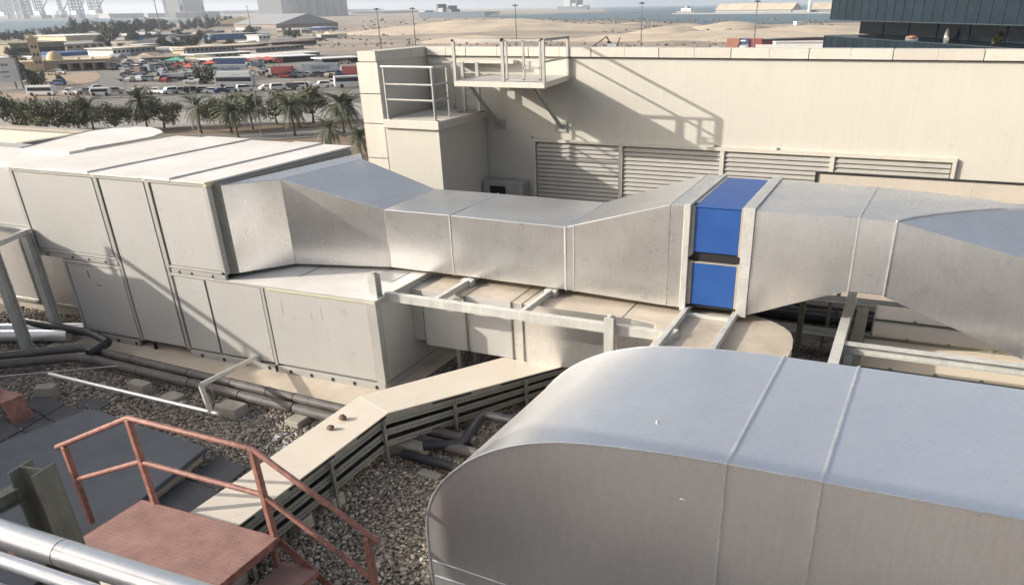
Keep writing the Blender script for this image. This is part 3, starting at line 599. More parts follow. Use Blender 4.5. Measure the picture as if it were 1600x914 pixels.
# ================================================================== NEAR SILVER PIPES
def jacket(name, y_, z_, r_, lab, js):
    o = MB().tube(bend([(-7.0,y_,.5),(-7.0,y_,z_),(-2.2,y_,z_)],r_*2.2),r_,40).build(name,'silver',smooth=True); tag(o,lab,'pipe')
    for x in js: MB().tube([(x-.004,y_,z_),(x+.004,y_,z_)],r_*1.012,40).build('joint_band','dark',o,smooth=True)
    for x in js: MB().tube([(x+.006,y_,z_),(x+.09,y_,z_)],r_*1.012,40).build('lap_joint','silver',o,smooth=True)
jacket('silver_pipe',2.91,2.42,.105,'thick polished silver pipe crossing the near left corner',(-5.36,))
jacket('silver_pipe',2.68,2.42,.055,'thin polished silver pipe beside the thick one',(-5.95,-4.1))
o = MB().tube(bend([(-6.9,2.18,.3),(-6.9,2.18,2.08),(-2.2,2.18,2.08)],.7,8),.46,64).build('silver_pipe','silver',smooth=True); tag(o,'very wide silver clad pipe in the bottom left corner','pipe')
MB().tube([(-4.70,2.18,2.08),(-4.69,2.18,2.08)],.464,64).build('joint_band','dark',o)
# ================================================================== BIG FOREGROUND DUCT
D = thing('rounded_duct', (-1.5,7,0), 'big foreground duct with a rounded left end and flat metal top', 'duct')
K = 1.0294
def sc(x, z): return (x*K, 6+(z-6)*K)
fp = [(-4.02,-.3),(-4.045,.366),(-4.05,.777),(-4.046,1.138),(-4.00,1.40),(-3.88,1.66),(-3.669,1.914),(-3.398,2.142),(-3.041,2.338),(-2.64,2.468),(-2.323,2.526),(-1.721,2.578),(-1.377,2.593),(-.965,2.6)]
fp = [sc(*p) for p in fp]
def smooth_pl(p, it=2):
    for _ in range(it):
        q = [p[0]]
        for a, b in zip(p, p[1:]): q += [(a[0]*.75+b[0]*.25,a[1]*.75+b[1]*.25),(a[0]*.25+b[0]*.75,a[1]*.25+b[1]*.75)]
        p = q+[p[-1]]
    return p
fp = smooth_pl(fp); fp = [(x, max(z,.02)) for x, z in fp if z > -.5]
yf, yb = 5.85, 8.39
inner = [(-.992,.2),(-1.6,.2),(-2.2,.02)]
out = [(x,z) for x,z in fp]+inner
D_ = MB(); k = len(fp)
vs = [(x,yf,z) for x,z in fp]+[(x+.10,yb,z) for x,z in fp]
D_.add(vs,[(i,i+1,k+i+1,k+i) for i in range(k-1)]); D_.build('elbow_top','galv2',D,smooth=True)
for y_,dx in ((yf,0),(yb,.08)): MB().add([(x+dx,y_,z) for x,z in out],[tuple(range(len(out)))]).build('elbow_side','galv2',D)
x0, x1, z0, z1 = -.993, -.198, .2, 2.5
def seg_(xa, xb, nm='straight_section'):
    return MB().hexa([(xa,yf,z0),(xb,yf,z0),(xb+.10,yb,z0),(xa+.10,yb,z0),(xa,yf,z1),(xb,yf,z1),(xb+.10,yb,z1),(xa+.10,yb,z1)]).build(nm,'galv2',D,bevel=.006)
seg_(x0+.002,x1-.002); seg_(x1+.002,5)
for xa in (x0,x1):
    MB().bar((xa,yf-.005,z1+.006),(xa+.10,yb,z1+.006),.028,.022).bar((xa,yf-.008,z0),(xa,yf-.008,z1+.015),.028,.02,up=(0,1,0)).build('standing_seam','seam',D,bevel=.004)
MB().tube([(x,yf-.004,z+.003) for x,z in fp]+[(1,yf-.004,2.503),(5,yf-.004,2.503)],.010,6).build('edge_fold','seam',D)
MB().tube([(-4.13,yf-.004,.57),(-3.3,yf-.004,.50),(-2.2,yf-.004,.40)],.006,6).tube([(-4.12,yf-.004,.36),(-2.4,yf-.004,.25)],.006,6).build('edge_fold','seam',D)
for i in range(9): MB().tube([(-.993,yf-.022,.75+i*.2),(-.993,yf-.017,.75+i*.2)],.008,8).build('rivet','steel',D)
for i in range(9): MB().tube([(-.198,yf-.022,.7+i*.2),(-.198,yf-.017,.7+i*.2)],.008,8).build('rivet','steel',D)
MB().tube([(-1.78,6.42,2.47),(-1.78,6.42,2.50)],[.02,.012],8).build('top_rivet','plastic',D)
for xx in (.5,3): MB().box((xx,6.2,0),(xx+.12,6.35,.2)).box((xx,8.0,0),(xx+.12,8.15,.2)).build('stand','steel',D)
for i in range(34):      # small pop rivets along the front fold
    x = -3.6+i*.17; zz = 2.47
    if x > -1.1: MB().tube([(x,yf-.004,zz),(x,yf+.004,zz)],.006,6).build('fold_rivet','steel',D)
k_ = 0
for (x, z) in fp[4:-4:3]: MB().tube([(x+.02,yf-.004,z-.03),(x+.02,yf+.004,z-.03)],.006,6).build('fold_rivet','steel',D)
MB().tube([(-1.36,yf-.008,2.03),(-1.36,yf+.004,2.03)],[.025,.03],10).build('plug','galv2',D)
# plastic scrap
mb = MB(); R2 = random.Random(4)
for i in range(26):
    x, y = -8.25+R2.uniform(-.3,.3), 8.1+R2.uniform(-.22,.22); s = .09
    mb.add([(x+R2.uniform(-s,s),y+R2.uniform(-s,s),.02+R2.uniform(0,.05)) for _ in range(4)],[(0,1,2),(0,2,3)])
tag(mb.build('plastic_scrap','plastic'),'crumpled clear plastic scrap on the pebbles beside the tray','litter')
# ================================================================== CREAM WALL
D = thing('parapet_wall', (-4,20,0), 'tall cream rendered wall with stone coping behind the ducts', 'wall')
MB().box((-12.4,20.0,0),(16,20.35,4.86)).build('wall_face','wall',D)
MB().box((-12.88,17.68,-14),(-12.43,20.34,4.86)).build('return_wall','wall',D)
jx = [-12.38,-11.173,-9.356,-7.647,-5.909,-4.171,-2.414,-.642,1.144,2.9,4.7,6.5,8.3,10.1]
for a, c in zip(jx, jx[1:]):
    MB().box((a+.008,19.93,4.88),((a+c)/2-.002,20.42,5.09)).box(((a+c)/2+.002,19.93,4.88),(c-.008,20.42,5.09)).build('coping_panel','coping',D,bevel=.006)
MB().box((-12.38,19.95,4.862),(10,20.4,4.882)).build('coping_shadow_gap','dark',D)
yy = [17.62,18.4,19.2,20.42]
for a, c in zip(yy, yy[1:]): MB().box((-12.92,a+.006,4.86),(-12.39,c-.004,5.09)).build('coping_panel','coping',D,bevel=.006)
for z0, z1 in ((4.14,4.85),(3.44,4.13),(2.6,3.43),(1.7,2.59),(.6,1.69)):
    MB().box((-12.93,17.60,z0),(-12.35,17.68,z1-.012)).box((-12.96,17.60,z0),(-12.93,20.3,z1-.012)).build('cladding_panel','coping',D,bevel=.004)
# landing block
D = thing('landing_block', (-11.4,18.8,0), 'cream block with a flat landing in the corner of the tall wall', 'wall')
MB().box((-12.26,17.52,0),(-10.72,19.98,3.36)).build('block','wall',D)
MB().box((-12.27,17.44,3.36),(-10.66,19.99,3.56)).build('landing_slab','coping',D,bevel=.012)
D = thing('guard_rail', (-11.4,17.6,3.56), 'grey two rail guard rail on the landing block', 'railing')
yg = 17.52
for x in (-12.13,-10.78): MB().tube([(x,yg,3.56),(x,yg,4.76)],.032,10).box((x-.07,yg-.06,3.56),(x+.07,yg+.06,3.575)).build('post','grey',D,smooth=True)
MB().tube([(-10.86,18.35,3.56),(-10.86,18.35,4.72)],.03,10).build('post','grey',D,smooth=True)
MB().tube([(-12.2,yg,4.76),(-10.75,yg,4.76),(-10.85,18.38,4.735)],.03,10).build('top_rail','grey',D,smooth=True)
for z in (4.37,4.02): MB().tube([(-12.11,yg,z),(-10.8,yg,z)],.024,10).tube([(-10.78,yg+.03,z),(-10.80,18.25,z),(-10.86,18.35,z)],.022,10).build('mid_rail','grey',D,smooth=True)
D = thing('ladder_gate', (-11.6,19.6,3.56), 'grey framed gate standing at the back of the landing', 'gate')
for x in (-12.12,-11.73,-11.42): MB().box((x-.02,19.58,3.56),(x+.02,19.62,4.75)).build('upright','grey',D)
MB().box((-12.14,19.58,4.73),(-11.40,19.62,4.77)).box((-12.14,19.58,3.64),(-11.40,19.62,3.68)).box((-12.14,19.58,4.18),(-11.40,19.62,4.21)).build('cross_rail','grey',D)
D = thing('access_ladder', (-10.8,19.5,3.56), 'short dark ladder between the landing and the wall platform', 'ladder')
for x in (-11.03,-10.60): MB().box((x-.04,19.42,3.56),(x+.04,19.50,4.76)).build('stile','grey',D)
for z in (3.75,4.0,4.25,4.5): MB().box((-11.0,19.44,z),(-10.62,19.47,z+.03)).build('rung','grey',D)
MB().box((-11.15,19.2,3.565),(-10.5,19.6,3.60)).build('foot_plate','steeldark',D)
MB().box((-11.5,19.72,4.72),(-9.7,19.98,4.79)).build('wall_shelf','coping',D)
# wall platform
D = thing('wall_platform', (-9,19,4.3), 'grey steel platform with railings and gate fixed high on the cream wall', 'platform')
MB().hexa([(-10.30,17.77,4.36),(-7.97,17.77,4.36),(-8.27,19.98,4.36),(-10.45,19.98,4.36),(-10.30,17.77,4.45),(-7.97,17.77,4.45),(-8.27,19.98,4.45),(-10.45,19.98,4.45)]).build('deck','deck',D)
MB().bar((-10.32,17.755,4.40),(-7.955,17.755,4.40),.02,.12).bar((-7.955,17.75,4.40),(-8.27,19.98,4.40),.02,.12).bar((-10.31,17.75,4.40),(-10.46,19.98,4.40),.02,.12).build('toe_board','coping',D)
for x in (-10.28,-9.0,-7.97): MB().box((x-.035,17.74,4.45),(x+.035,17.80,5.345)).build('post','grey',D)
MB().box((-8.30,19.90,4.45),(-8.24,19.97,5.33)).build('post','grey',D)
MB().bar((-10.32,17.77,5.33),(-8.97,17.77,5.33),.06,.05).build('top_rail','grey',D)
MB().bar((-7.96,17.75,5.34),(-8.29,20.0,5.32),.06,.05).bar((-7.96,17.8,4.89),(-8.27,19.95,4.87),.045,.04).build('side_rail','grey',D)
g = MB()
for x in (-8.90,-8.47,-8.05): g.box((x-.022,17.75,4.50),(x+.022,17.79,5.33))
g.box((-8.92,17.75,5.31),(-8.03,17.79,5.35)).box((-8.92,17.75,4.49),(-8.03,17.79,4.53)).box((-8.47,17.76,4.88),(-8.05,17.78,4.895)); g.build('gate','grey',D)
MB().box((-8.47,17.75,4.74),(-8.05,17.79,4.79)).box((-8.34,17.74,4.74),(-8.31,17.8,4.9)).build('latch','grey',D)
for x in (-9.0,-8.0): MB().box((x-.03,17.74,5.33),(x+.03,17.80,5.37)).build('post_cap','dark',D)
for x in (-10.30,-8.50):
    MB().bar((x-.12,18.55,4.36),(x,19.95,3.22),.06,.08).build('brace','grey',D)
    MB().box((x-.16,19.965,3.09),(x+.16,19.998,3.34)).build('wall_plate','grey',D)
# louvres
D = thing('louvre_bank', (-4,20,0), 'cream framed bank of four horizontal louvre panels in the tall wall', 'louvre')
lx = [-9.27,-6.83,-4.20,-1.60,.99]
for a, c in zip(lx, lx[1:]):
    m_ = MB(); z = 2.78
    while z > .35:
        m_.hexa([(a+.05,19.945,z-.088),(c-.05,19.945,z-.088),(c-.05,19.95,z-.080),(a+.05,19.95,z-.080),(a+.05,19.99,z-.0),(c-.05,19.99,z-.0),(c-.05,19.995,z+.006),(a+.05,19.995,z+.006)])
        z -= .107
    p_ = MB().box((a+.04,19.985,.3),(c-.04,19.998,2.82)).build('louvre_panel','steeldark',D); m_.build('slats','louvre',p_)
MB().box((-9.33,19.92,2.82),(1.05,19.998,2.90)).box((-9.33,19.92,.25),(1.05,19.998,.33)).box((-9.33,19.92,.3),(-9.24,19.998,2.82)).box((.97,19.92,.3),(1.05,19.998,2.82)).build('frame','coping',D)
for x in lx[1:-1]: MB().box((x-.05,19.925,.33),(x+.05,19.998,2.82)).build('mullion','coping',D)
for x, z in ((-9.36,2.93),(-4.4,2.93),(-2.9,2.93)): MB().box((x-.02,19.93,z-.02),(x+.02,19.998,z+.02)).build('frame_bolt','grey',D)
D = thing('electrical_box', (-10.1,19.7,1.3), 'grey electrical box with a dark window low on the wall', 'electrical box')
MB().box((-10.68,19.5,.9),(-9.48,19.99,1.82)).build('box_body','grey',D,bevel=.03)
MB().box((-10.45,19.49,1.3),(-9.98,19.51,1.68)).build('window','dark',D); MB().box((-9.9,19.49,1.62),(-9.75,19.51,1.70)).build('label_plate','panel',D)
D = thing('sheet_screen', (0,18,0), 'beige sheet metal screen low in front of the wall at the right', 'screen')
MB().box((-1.73,17.98,0),(1.30,18.05,2.78)).build('screen_panel','screen',D); MB().box((1.32,17.98,0),(7,18.05,2.775)).build('screen_panel','screen',D)
MB().box((-1.75,17.96,2.78),(7,18.07,2.805)).box((-1.75,17.95,0),(-1.70,18.08,2.78)).build('screen_cap','dark',D)
D = thing('beige_duct', (4,17,0), 'beige duct end low at the right edge behind the long duct', 'duct')
MB().box((1.2,16.9,1.6),(7,17.8,2.42)).build('duct_body','beige',D,bevel=.01); MB().box((1.15,16.88,2.36),(7,17.82,2.44)).build('flange','trayside',D)
# left parapet
D = thing('parapet_wall', (-45,27,0), 'low beige roof parapet far left beyond the air handling unit', 'wall')
MB().box((-60,27.3,0),(-35.2,27.6,1.0)).box((-35.5,23.6,0),(-35.2,27.3,1.0)).build('wall_face','wall',D)
MB().box((-60,27.22,1.0),(-35.15,27.68,1.12)).box((-35.55,23.6,1.0),(-35.15,27.22,1.12)).build('coping','concrete',D)
MB().box((-60,23,0),(-35.6,27.2,.05)).build('roof_screed','concrete',D)
MB().box((-34.98,23.4,.3),(-34.8,27.2,.95)).build('wall_shade_strip','rubber',D)  # dark strip standing in for the shaded side of the return wall
# unseen blocks added on the left, shaped to throw the shade
D = thing('shade_step_block', (-20,7,0), 'unseen stepped block added beyond the left edge to cast shade', 'shade caster')
MB().prism([(9.2,0),(9.2,3.1),(8.4,3.42),(7.9,3.42),(7.3,3.9),(5.6,3.66),(5.6,0)],-20.5,-18,'x').build('casing','panel',D)
MB().tube([(-18.4,7.5,4.25),(-18.4,5.2,4.15)],.06,8).tube([(-18.4,7.5,4.25),(-18.4,7.5,3.4)],.04,8).tube([(-18.4,5.7,4.15),(-18.4,5.7,3.4)],.04,8).build('top_rail','steel',D)  # added bar that leaves a thin lit strip within the shade
D = thing('shade_slope_block', (-20,2,0), 'unseen sloping block added beyond the left edge to cast shade', 'building')
MB().prism([(5.58,0),(5.58,3.66),(3.1,4.5),(-1.6,6.0),(-8,6.6),(-8,0)],-22,-18,'x').build('wall','wall',D)  # added silhouette, its slope set by the shade edge on the roof floor
D = thing('shade_raised_block', (-8,.5,4.2), 'unseen raised block added left of the camera to cast shade', 'duct')
MB().box((-11.9,.1,4.3),(-4.6,1.0,6.55)).build('duct_body','galv',D)  # added block that shades the front of the big foreground duct
for x in (-11.5,-8,-5): MB().box((x,.3,0),(x+.15,.45,4.3)).build('post','steel',D)
# ================================================================== THE GROUND FAR BELOW
GZ = -14.0
def ray(px, py):
    return (RR*((px-CX)/FPX) + UU*(-(py-CY)/FPX) + _f).normalized()
def gp(px, py, z=GZ):
    d = ray(px, py); t = (z-EYE.z)/d.z; return EYE + d*t
M['sand'] = mat('sand_ground', (.34,.285,.225), .95, 0, .22, .02, 0, tint=(.20,.17,.14))
M['sandhill'] = mat('dune_sand', (.52,.43,.32), .95, 0, .12, .05, .9, .3, tint=(.40,.335,.26))
M['asphalt'] = mat('asphalt', (.185,.178,.168), .9, 0, .12, .06)
M['lot'] = mat('dusty_lot', (.20,.182,.162), .9, 0, .25, .05)
M['soil'] = mat('dry_soil', (.20,.145,.10), .95, 0, .25, .2)
M['paving'] = mat('pale_paving', (.30,.285,.265), .9, 0, .12, .08)
M['kerb'] = mat('kerbstone', (.36,.34,.30), .9, 0, .05, 1)
def water_mat():
    m = mat('water', (.045,.11,.135), .28, 0, .2, .002); N, L = m.node_tree.nodes, m.node_tree.links; b = N['Principled BSDF']
    tc = [n for n in N if n.bl_idname == 'ShaderNodeTexCoord'][0]
    n = N.new('ShaderNodeTexNoise'); n.inputs['Scale'].default_value = .25; n.inputs['Detail'].default_value = 5; L.new(tc.outputs['Object'], n.inputs['Vector'])
    bp = N.new('ShaderNodeBump'); bp.inputs['Strength'].default_value = .6; bp.inputs['Distance'].default_value = .5
    L.new(n.outputs['Fac'], bp.inputs['Height']); L.new(bp.outputs[0], b.inputs['Normal']); return m
M['water'] = water_mat()
def htop(px, py, hpx):
    b = gp(px,py); d = ray(px,py-hpx); return EYE.z + d.z*math.hypot(b.x,b.y)/math.hypot(d.x,d.y) - GZ
def sheet(name, P, z, m):
    o = MB().add([(p[0],p[1],z) for p in P],[tuple(range(len(P)))]).build(name,m); tag(o,kind='structure'); return o
sheet('ground',[(-26000,-3000),(26000,-3000),(26000,27000),(-26000,27000)],GZ-.3,'sand')
def px_sheet(name, P, z, m): return sheet(name,[gp(*p)[:2] for p in P],z,m)
px_sheet('sea',[(-260,62),(0,57),(60,52),(112,42),(170,37),(250,37),(310,34),(330,31),(150,29.5),(0,33),(-300,38)],GZ+.1,'water')
px_sheet('sea',[(775,27.5),(830,30),(900,32.5),(960,31),(1040,34),(1085,41),(1135,42),(1190,38),(1300,35),(1345,34),(1700,30),(2100,24),(2000,-4),(1600,2.2),(1200,8),(1000,10.6),(930,12.2),(945,16.5),(955,19.5),(900,21.5),(850,22.5),(780,24)],GZ+.1,'water')
px_sheet('parking_lot',[(-60,170),(-60,122),(60,112),(170,100),(330,86),(575,84),(575,150),(300,160)],GZ-.15,'lot')
px_sheet('road',[(-60,183),(-60,158),(120,156),(300,148),(575,138),(575,156),(420,164),(300,169)],GZ-.08,'asphalt')
px_sheet('road',[(150,140),(158,122),(170,104),(188,103),(190,120),(196,140)],GZ-.08,'asphalt')
M['dirt'] = mat('reddish_dirt', (.33,.25,.18), .95, 0, .2, .3)
px_sheet('dirt_island',[(50,124),(70,116),(110,114),(150,112),(158,118),(150,127),(120,133),(70,136),(45,134)],GZ-.10,'dirt')
px_sheet('dirt_verge',[(-60,158),(-60,146),(60,146),(130,143),(140,148),(60,154)],GZ-.09,'dirt')
px_sheet('verge',[(-60,260),(-60,183),(300,169),(420,164),(575,156),(590,260)],GZ-.11,'paving')
px_sheet('planting_strip',[(-60,262),(-60,203),(300,198),(400,194),(580,186),(600,262)],GZ-.07,'soil')
px_sheet('service_road',[(-60,226),(-60,216),(200,214),(360,211),(580,198),(585,206),(440,217),(300,222)],GZ-.04,'asphalt')
def kerb(P):
    q = [gp(*p) for p in P]
    m_ = MB()
    for a, c in zip(q, q[1:]): m_.bar((a.x,a.y,GZ+.02),(c.x,c.y,GZ+.02),.35,.22)
    tag(m_.build('kerb','kerb'),kind='structure')
kerb([(0,214.5),(200,212.5),(360,209.8),(580,197)]); kerb([(0,227),(300,223),(440,218),(585,207)]); kerb([(0,183),(300,169),(420,164),(575,156)]); kerb([(0,158),(120,156),(300,148),(575,138)])
# dunes
from mathutils import noise as mnoise
def dune(px0, px1, pyb, hpx, depth, seed, name='sand_hill', m='sandhill', rough_=.12):
    a, c = gp(px0,pyb), gp(px1,pyb); ctr = (a+c)/2; dist = (ctr-EYE).length; h = htop((px0+px1)/2,pyb,hpx); L_ = (c-a).length
    ux = (c-a).normalized(); uy = Vector((-ux.y,ux.x,0)); R3 = random.Random(seed); nx, ny = 48, 20
    ph = [(R3.uniform(1,7),R3.uniform(0,6.3),R3.uniform(.3,1)) for _ in range(7)]
    vs = []
    for j in range(ny+1):
        for i in range(nx+1):
            s, t = i/nx, j/ny; e_ = max(0,1-(2*s-1)**2)**.8*max(0,math.sin(math.pi*t))**.7
            n_ = mnoise.fractal(Vector((s*L_/90+seed*7,t*depth/90,seed)),1.0,2.1,4)
            z = h*e_*(.82+.55*n_)
            p = a+ux*(L_*s)+uy*(depth*(t-.2)); vs.append((p.x,p.y,GZ-.35+z))
    fs = [(j*(nx+1)+i,j*(nx+1)+i+1,(j+1)*(nx+1)+i+1,(j+1)*(nx+1)+i) for j in range(ny) for i in range(nx)]
    o = MB().add(vs,fs).build(name,m,smooth=True); tag(o,kind='structure'); return o
dune(530,900,52,21,260,1); dune(655,800,66,17,90,2); dune(560,1010,60,10,120,3,m='sand'); dune(955,1085,57,15,80,4); dune(1080,1180,46,10,80,5)
dune(860,1330,62,12,150,6); dune(1150,1380,52,11,110,7); dune(850,1010,42,6,120,8,m='sand'); dune(760,900,45,7,100,9,m='sand')
for i in range(16):
    px = 800+i*33+rnd.uniform(-12,12); py = rnd.choice((41,45,50,56)); w_ = rnd.uniform(14,34); dune(px-w_,px+w_,py,rnd.uniform(3,7),rnd.uniform(20,45),20+i,m=rnd.choice(('sand','sandhill')))
dune(760,900,45,7,100,9,m='sand'); dune(1000,1100,68,5,50,10,m='sand')
# ================================================================== TREES
def leaf_mat(name, c0, c1):
    m = mat(name, c1, .7, 0, .1, .6); N, L = m.node_tree.nodes, m.node_tree.links; b = N['Principled BSDF']
    g = N.new('ShaderNodeNewGeometry'); cr = N.new('ShaderNodeValToRGB'); cr.color_ramp.elements[0].color = (*c0,1); cr.color_ramp.elements[1].color = (*c1,1)
    L.new(g.outputs['Random Per Island'], cr.inputs[0]); L.new(cr.outputs[0], b.inputs['Base Color']); return m
M['palmleaf'] = leaf_mat('palm_leaf',(.06,.075,.045),(.17,.18,.11))
M['leaf'] = leaf_mat('tree_leaf',(.065,.075,.04),(.18,.18,.095))
M['darkleaf'] = leaf_mat('dark_leaf',(.022,.036,.022),(.065,.085,.05))
M['bark'] = mat('bark', (.13,.10,.075), .9, 0, .2, 3, .3, 8)
def palm_parts(seed, H=4.5):
    R3 = random.Random(seed); tr = MB(); pts = [(.25*math.sin(i*.6+seed)*i/8,.1*i/8,H*i/8) for i in range(9)]
    tr.tube(pts,[.30,.21,.18,.17,.16,.16,.17,.24,.28],8); top = Vector(pts[-1]); cr = MB()
    for k in range(52):
        az = k*2.39996+R3.uniform(-.2,.2); el = rad(R3.uniform(5,78) if k < 36 else R3.uniform(-45,10)); Ln = R3.uniform(3.3,4.3)
        d = Vector((math.cos(az),math.sin(az),0)); p = top.copy(); e_ = el; n_ = 9; prev = None
        for i in range(n_):
            stp = d*math.cos(e_)+Vector((0,0,math.sin(e_))); q = p+stp*(Ln/n_); e_ -= rad(8.5 if k < 36 else 6)
            side = Vector((-d.y,d.x,0)); w_ = .62*math.sin(math.pi*(i+1.2)/(n_+1.5))
            for sgn in (1,-1):
                for tt in (0,.33,.66):
                    a = p.lerp(q,tt); tip = a+side*sgn*w_+stp*.38+Vector((0,0,-.22*w_-.05+R3.uniform(-.06,.06)))
                    cr.add([a,a+stp*.12,tip],[(0,1,2)])
            cr.add([p+side*.02,p-side*.02,q-side*.02,q+side*.02],[(0,1,2,3)]); p = q
    return tr, cr
def bush_parts(seed, W_=4., Hc=3.6, H0=2.2, n=2600, ls=.2):
    R3 = random.Random(seed); tr = MB(); tr.tube([(0,0,0),(.1,.05,H0*.6),(.0,.1,H0)],[.24,.17,.13],7)
    cl = []
    for k in range(13):
        a = R3.uniform(0,6.28); r_ = W_*.72*math.sqrt(R3.random()); z = H0+Hc*R3.uniform(.05,.8)*(1-.35*(r_/W_)**2)
        cl.append((Vector((r_*math.cos(a),r_*math.sin(a),z)),R3.uniform(.8,1.45)*W_/4))
        tr.tube([(0,.08,H0*.8),tuple(cl[-1][0]*.55+Vector((0,0,H0*.35))),tuple(cl[-1][0])],[.1,.06,.025],5,False)
    cr = MB()
    for _ in range(n):
        c_, r_ = R3.choice(cl); v = Vector((R3.gauss(0,1),R3.gauss(0,1),R3.gauss(0,.7))); v = v.normalized()*r_*R3.uniform(.35,1.1)
        p = c_+v; a = Vector((R3.gauss(0,1),R3.gauss(0,1),R3.gauss(0,1))).normalized()*ls; b2 = Vector((R3.gauss(0,1),R3.gauss(0,1),R3.gauss(0,1))).normalized()*ls*.7
        cr.add([p-a,p+b2,p+a,p-b2],[(0,1,2,3)])
    return tr, cr
def make_tree(name, parts, leafm, lab, cat, grp):
    t = thing(name,(0,0,0),lab,cat,grp); parts[0].build('trunk','bark',t); parts[1].build('crown',leafm,t); return t
protos = {}
def put_tree(key, maker, px, py, s, lab, sz=None):
    p = gp(px,py,GZ-.05)
    if key not in protos: o = protos[key] = maker()
    else: o = copy_tree(protos[key])
    o.location = p; o.rotation_euler = (0,0,rnd.uniform(0,6.28)); o.scale = (s*rnd.uniform(.93,1.07),s*rnd.uniform(.93,1.07),(sz or s)*rnd.uniform(.9,1.1)); o['label'] = uniq(lab,px,py) if key[0] == 'd' else lab; return o
GT = 'palms and bushy trees lining the road below'
def mp(i): return lambda: make_tree('palm_tree', palm_parts(i), 'palmleaf', 'x', 'palm', GT)
def mt(i): return lambda: make_tree('bushy_tree', bush_parts(10+i,5.2,4.6,1.9,3600,.20), 'leaf', 'x', 'tree', GT)
for k, px, py, s, lab in ((0,231,203,1.06,'date palm at the left of the row, just behind the rounded white duct'),(1,315,209,1.0,'date palm by the slim lamp post, left of the middle of the row'),
    (2,372,215,1.0,'date palm whose foot shows just above the unit roof'),(0,461,212.6,1.05,'full date palm standing in the middle of the soil strip'),
    (1,538,208.6,1.08,'tall date palm nearest the cream wall corner'),(2,395,202,.95,'date palm in the back row left of the middle palm'),(1,148,208,.95,'small date palm between two bushy trees at the left'),
    (0,469,199,.9,'date palm crown directly behind the middle palm'),(2,548,203,.95,'darker palm crown behind the palm by the wall'),(1,520,246,.8,'low young palm just above the unit roof by the wall'),(2,566,250,.7,'palm fronds peeking out beside the wall foot')):
    put_tree('p%d'%k, mp(k), px, py, s, lab)
for k, px, py, s, lab in ((0,30,212,1.05,'wide bushy tree at the far left of the row'),(1,95,212,1.05,'bushy tree second from the left in the row'),(0,183,209,.95,'grey green bushy tree left of the first big palm'),
    (1,257,201,1.0,'dark bushy tree right of the first big palm'),(0,362,206,1.08,'olive bushy tree right of the lamp post palm'),(1,433,195,1.0,'pale bushy tree left of the middle palm'),
    (0,490,192,1.1,'olive bushy tree right of the middle palm'),(1,60,206,.9,'small bushy tree between the two leftmost ones'),(1,125,206,.9,'bushy tree just left of the small palm'),(0,345,196,.8,'small olive tree behind the palm row')):
    put_tree('b%d'%k, mt(k), px, py, s, lab)
GD = 'dark trees among the sheds in the distance'
def md(i): return lambda: make_tree('dense_tree', bush_parts(30+i,4.4,4.6,.8,1100,.42), 'darkleaf', 'x', 'tree', GD)
LM = [(60,95,'minaret'),(100,100,'mosque porch'),(60,75,'olive warehouse'),(140,60,'long white roofed shed'),(190,84,'small white building'),(225,84,'grey fronted low building'),(258,100,'olive edged shed'),(345,82,'long arcade building'),(430,90,'white roofed canopies'),(368,60,'bright blue shed'),(315,60,'dark shed'),(244,60,'two slope pale shed'),(282,56,'dark blue walled shed'),(282,71,'grey sloping shed'),(398,38,'wide brown gabled warehouse'),(414,62,'small white block'),(243,30,'tall mast at the left'),(306,28,'grey block tower'),(10,115,'billboard'),(279,105,'green canopy'),(298,115,'tiny red canopy'),(318,105,'tan roofed canopy'),(331,112,'small red canopy'),(222,116,'brown box van'),(238,114,'end on grey box lorry'),(270,124,'grey flatbed lorry'),(413,104,'red canopies'),(438,118,'dark red lorry'),(508,116,'lettered grey lorry'),(369,134,'long coach'),(130,40,'left shore'),(70,150,'white minibus'),(475,60,'open sand')]
USED = set()
def uniq(lab, px, py):
    if lab in USED:
        q = sorted(LM, key=lambda l: (l[0]-px)**2+3*(l[1]-py)**2)
        for c_ in q[1:4]:
            l2 = f'{lab}, towards the {c_[2]}'
            if l2 not in USED and len(l2.split()) <= 16: lab = l2; break
    USED.add(lab); return lab
def near(px, py):
    q = min(LM, key=lambda l: (l[0]-px)**2+3*(l[1]-py)**2); dx, dy = px-q[0], py-q[1]; far_ = abs(dx) > 14
    s_ = ('right of' if dx > 0 else 'left of') if abs(dx) > 1.2*abs(dy) else ('in front of' if dy > 0 else 'behind')
    return f'{"some way " if far_ and s_[0] in "rl" else ""}{s_} the {q[2]}'
far = [(10,64,1.5),(30,64,1.7),(50,58,1.4),(72,57,1.5),(88,56,1.7),(104,56,1.8),(125,54,2.7),(138,52,2.2),(149,50,2.2),(165,58,2.2),(178,56,2.6),(192,55,2.7),(205,53,2.5),(218,51,2.7),(232,50,2.8),(246,48,2.6),(258,48,2.0),
       (160,74,1.4),(176,64,1.9),(210,64,1.5),(240,68,1.5),(255,76,1.3),(247,70,1.2),(270,46,1.6),(293,47,2),(308,46,2.2),(323,46,2.6),(335,44,2.4),(350,42,2.4),(362,41,2.4),(300,72,1.3),(315,66,1.4),(330,70,1.1),(392,56,1.7),(283,72,1.2),(360,74,1.0),(450,57,1.2),(463,60,1.0),(280,60,1.5),(115,56,1.5),(20,88,1.0),(34,130,1.2),(60,134,.8),(30,110,1.1),(322,130,.9),(96,132,.5),(1585,56,.1)][:-1]
for i, (px, py, s) in enumerate(far):
    put_tree('d%d'%(i%2), md(i%2), px, py, s, f'{"tall" if s > 2.3 else ("small" if s < 1.3 else "dark")} green tree {near(px,py)}')
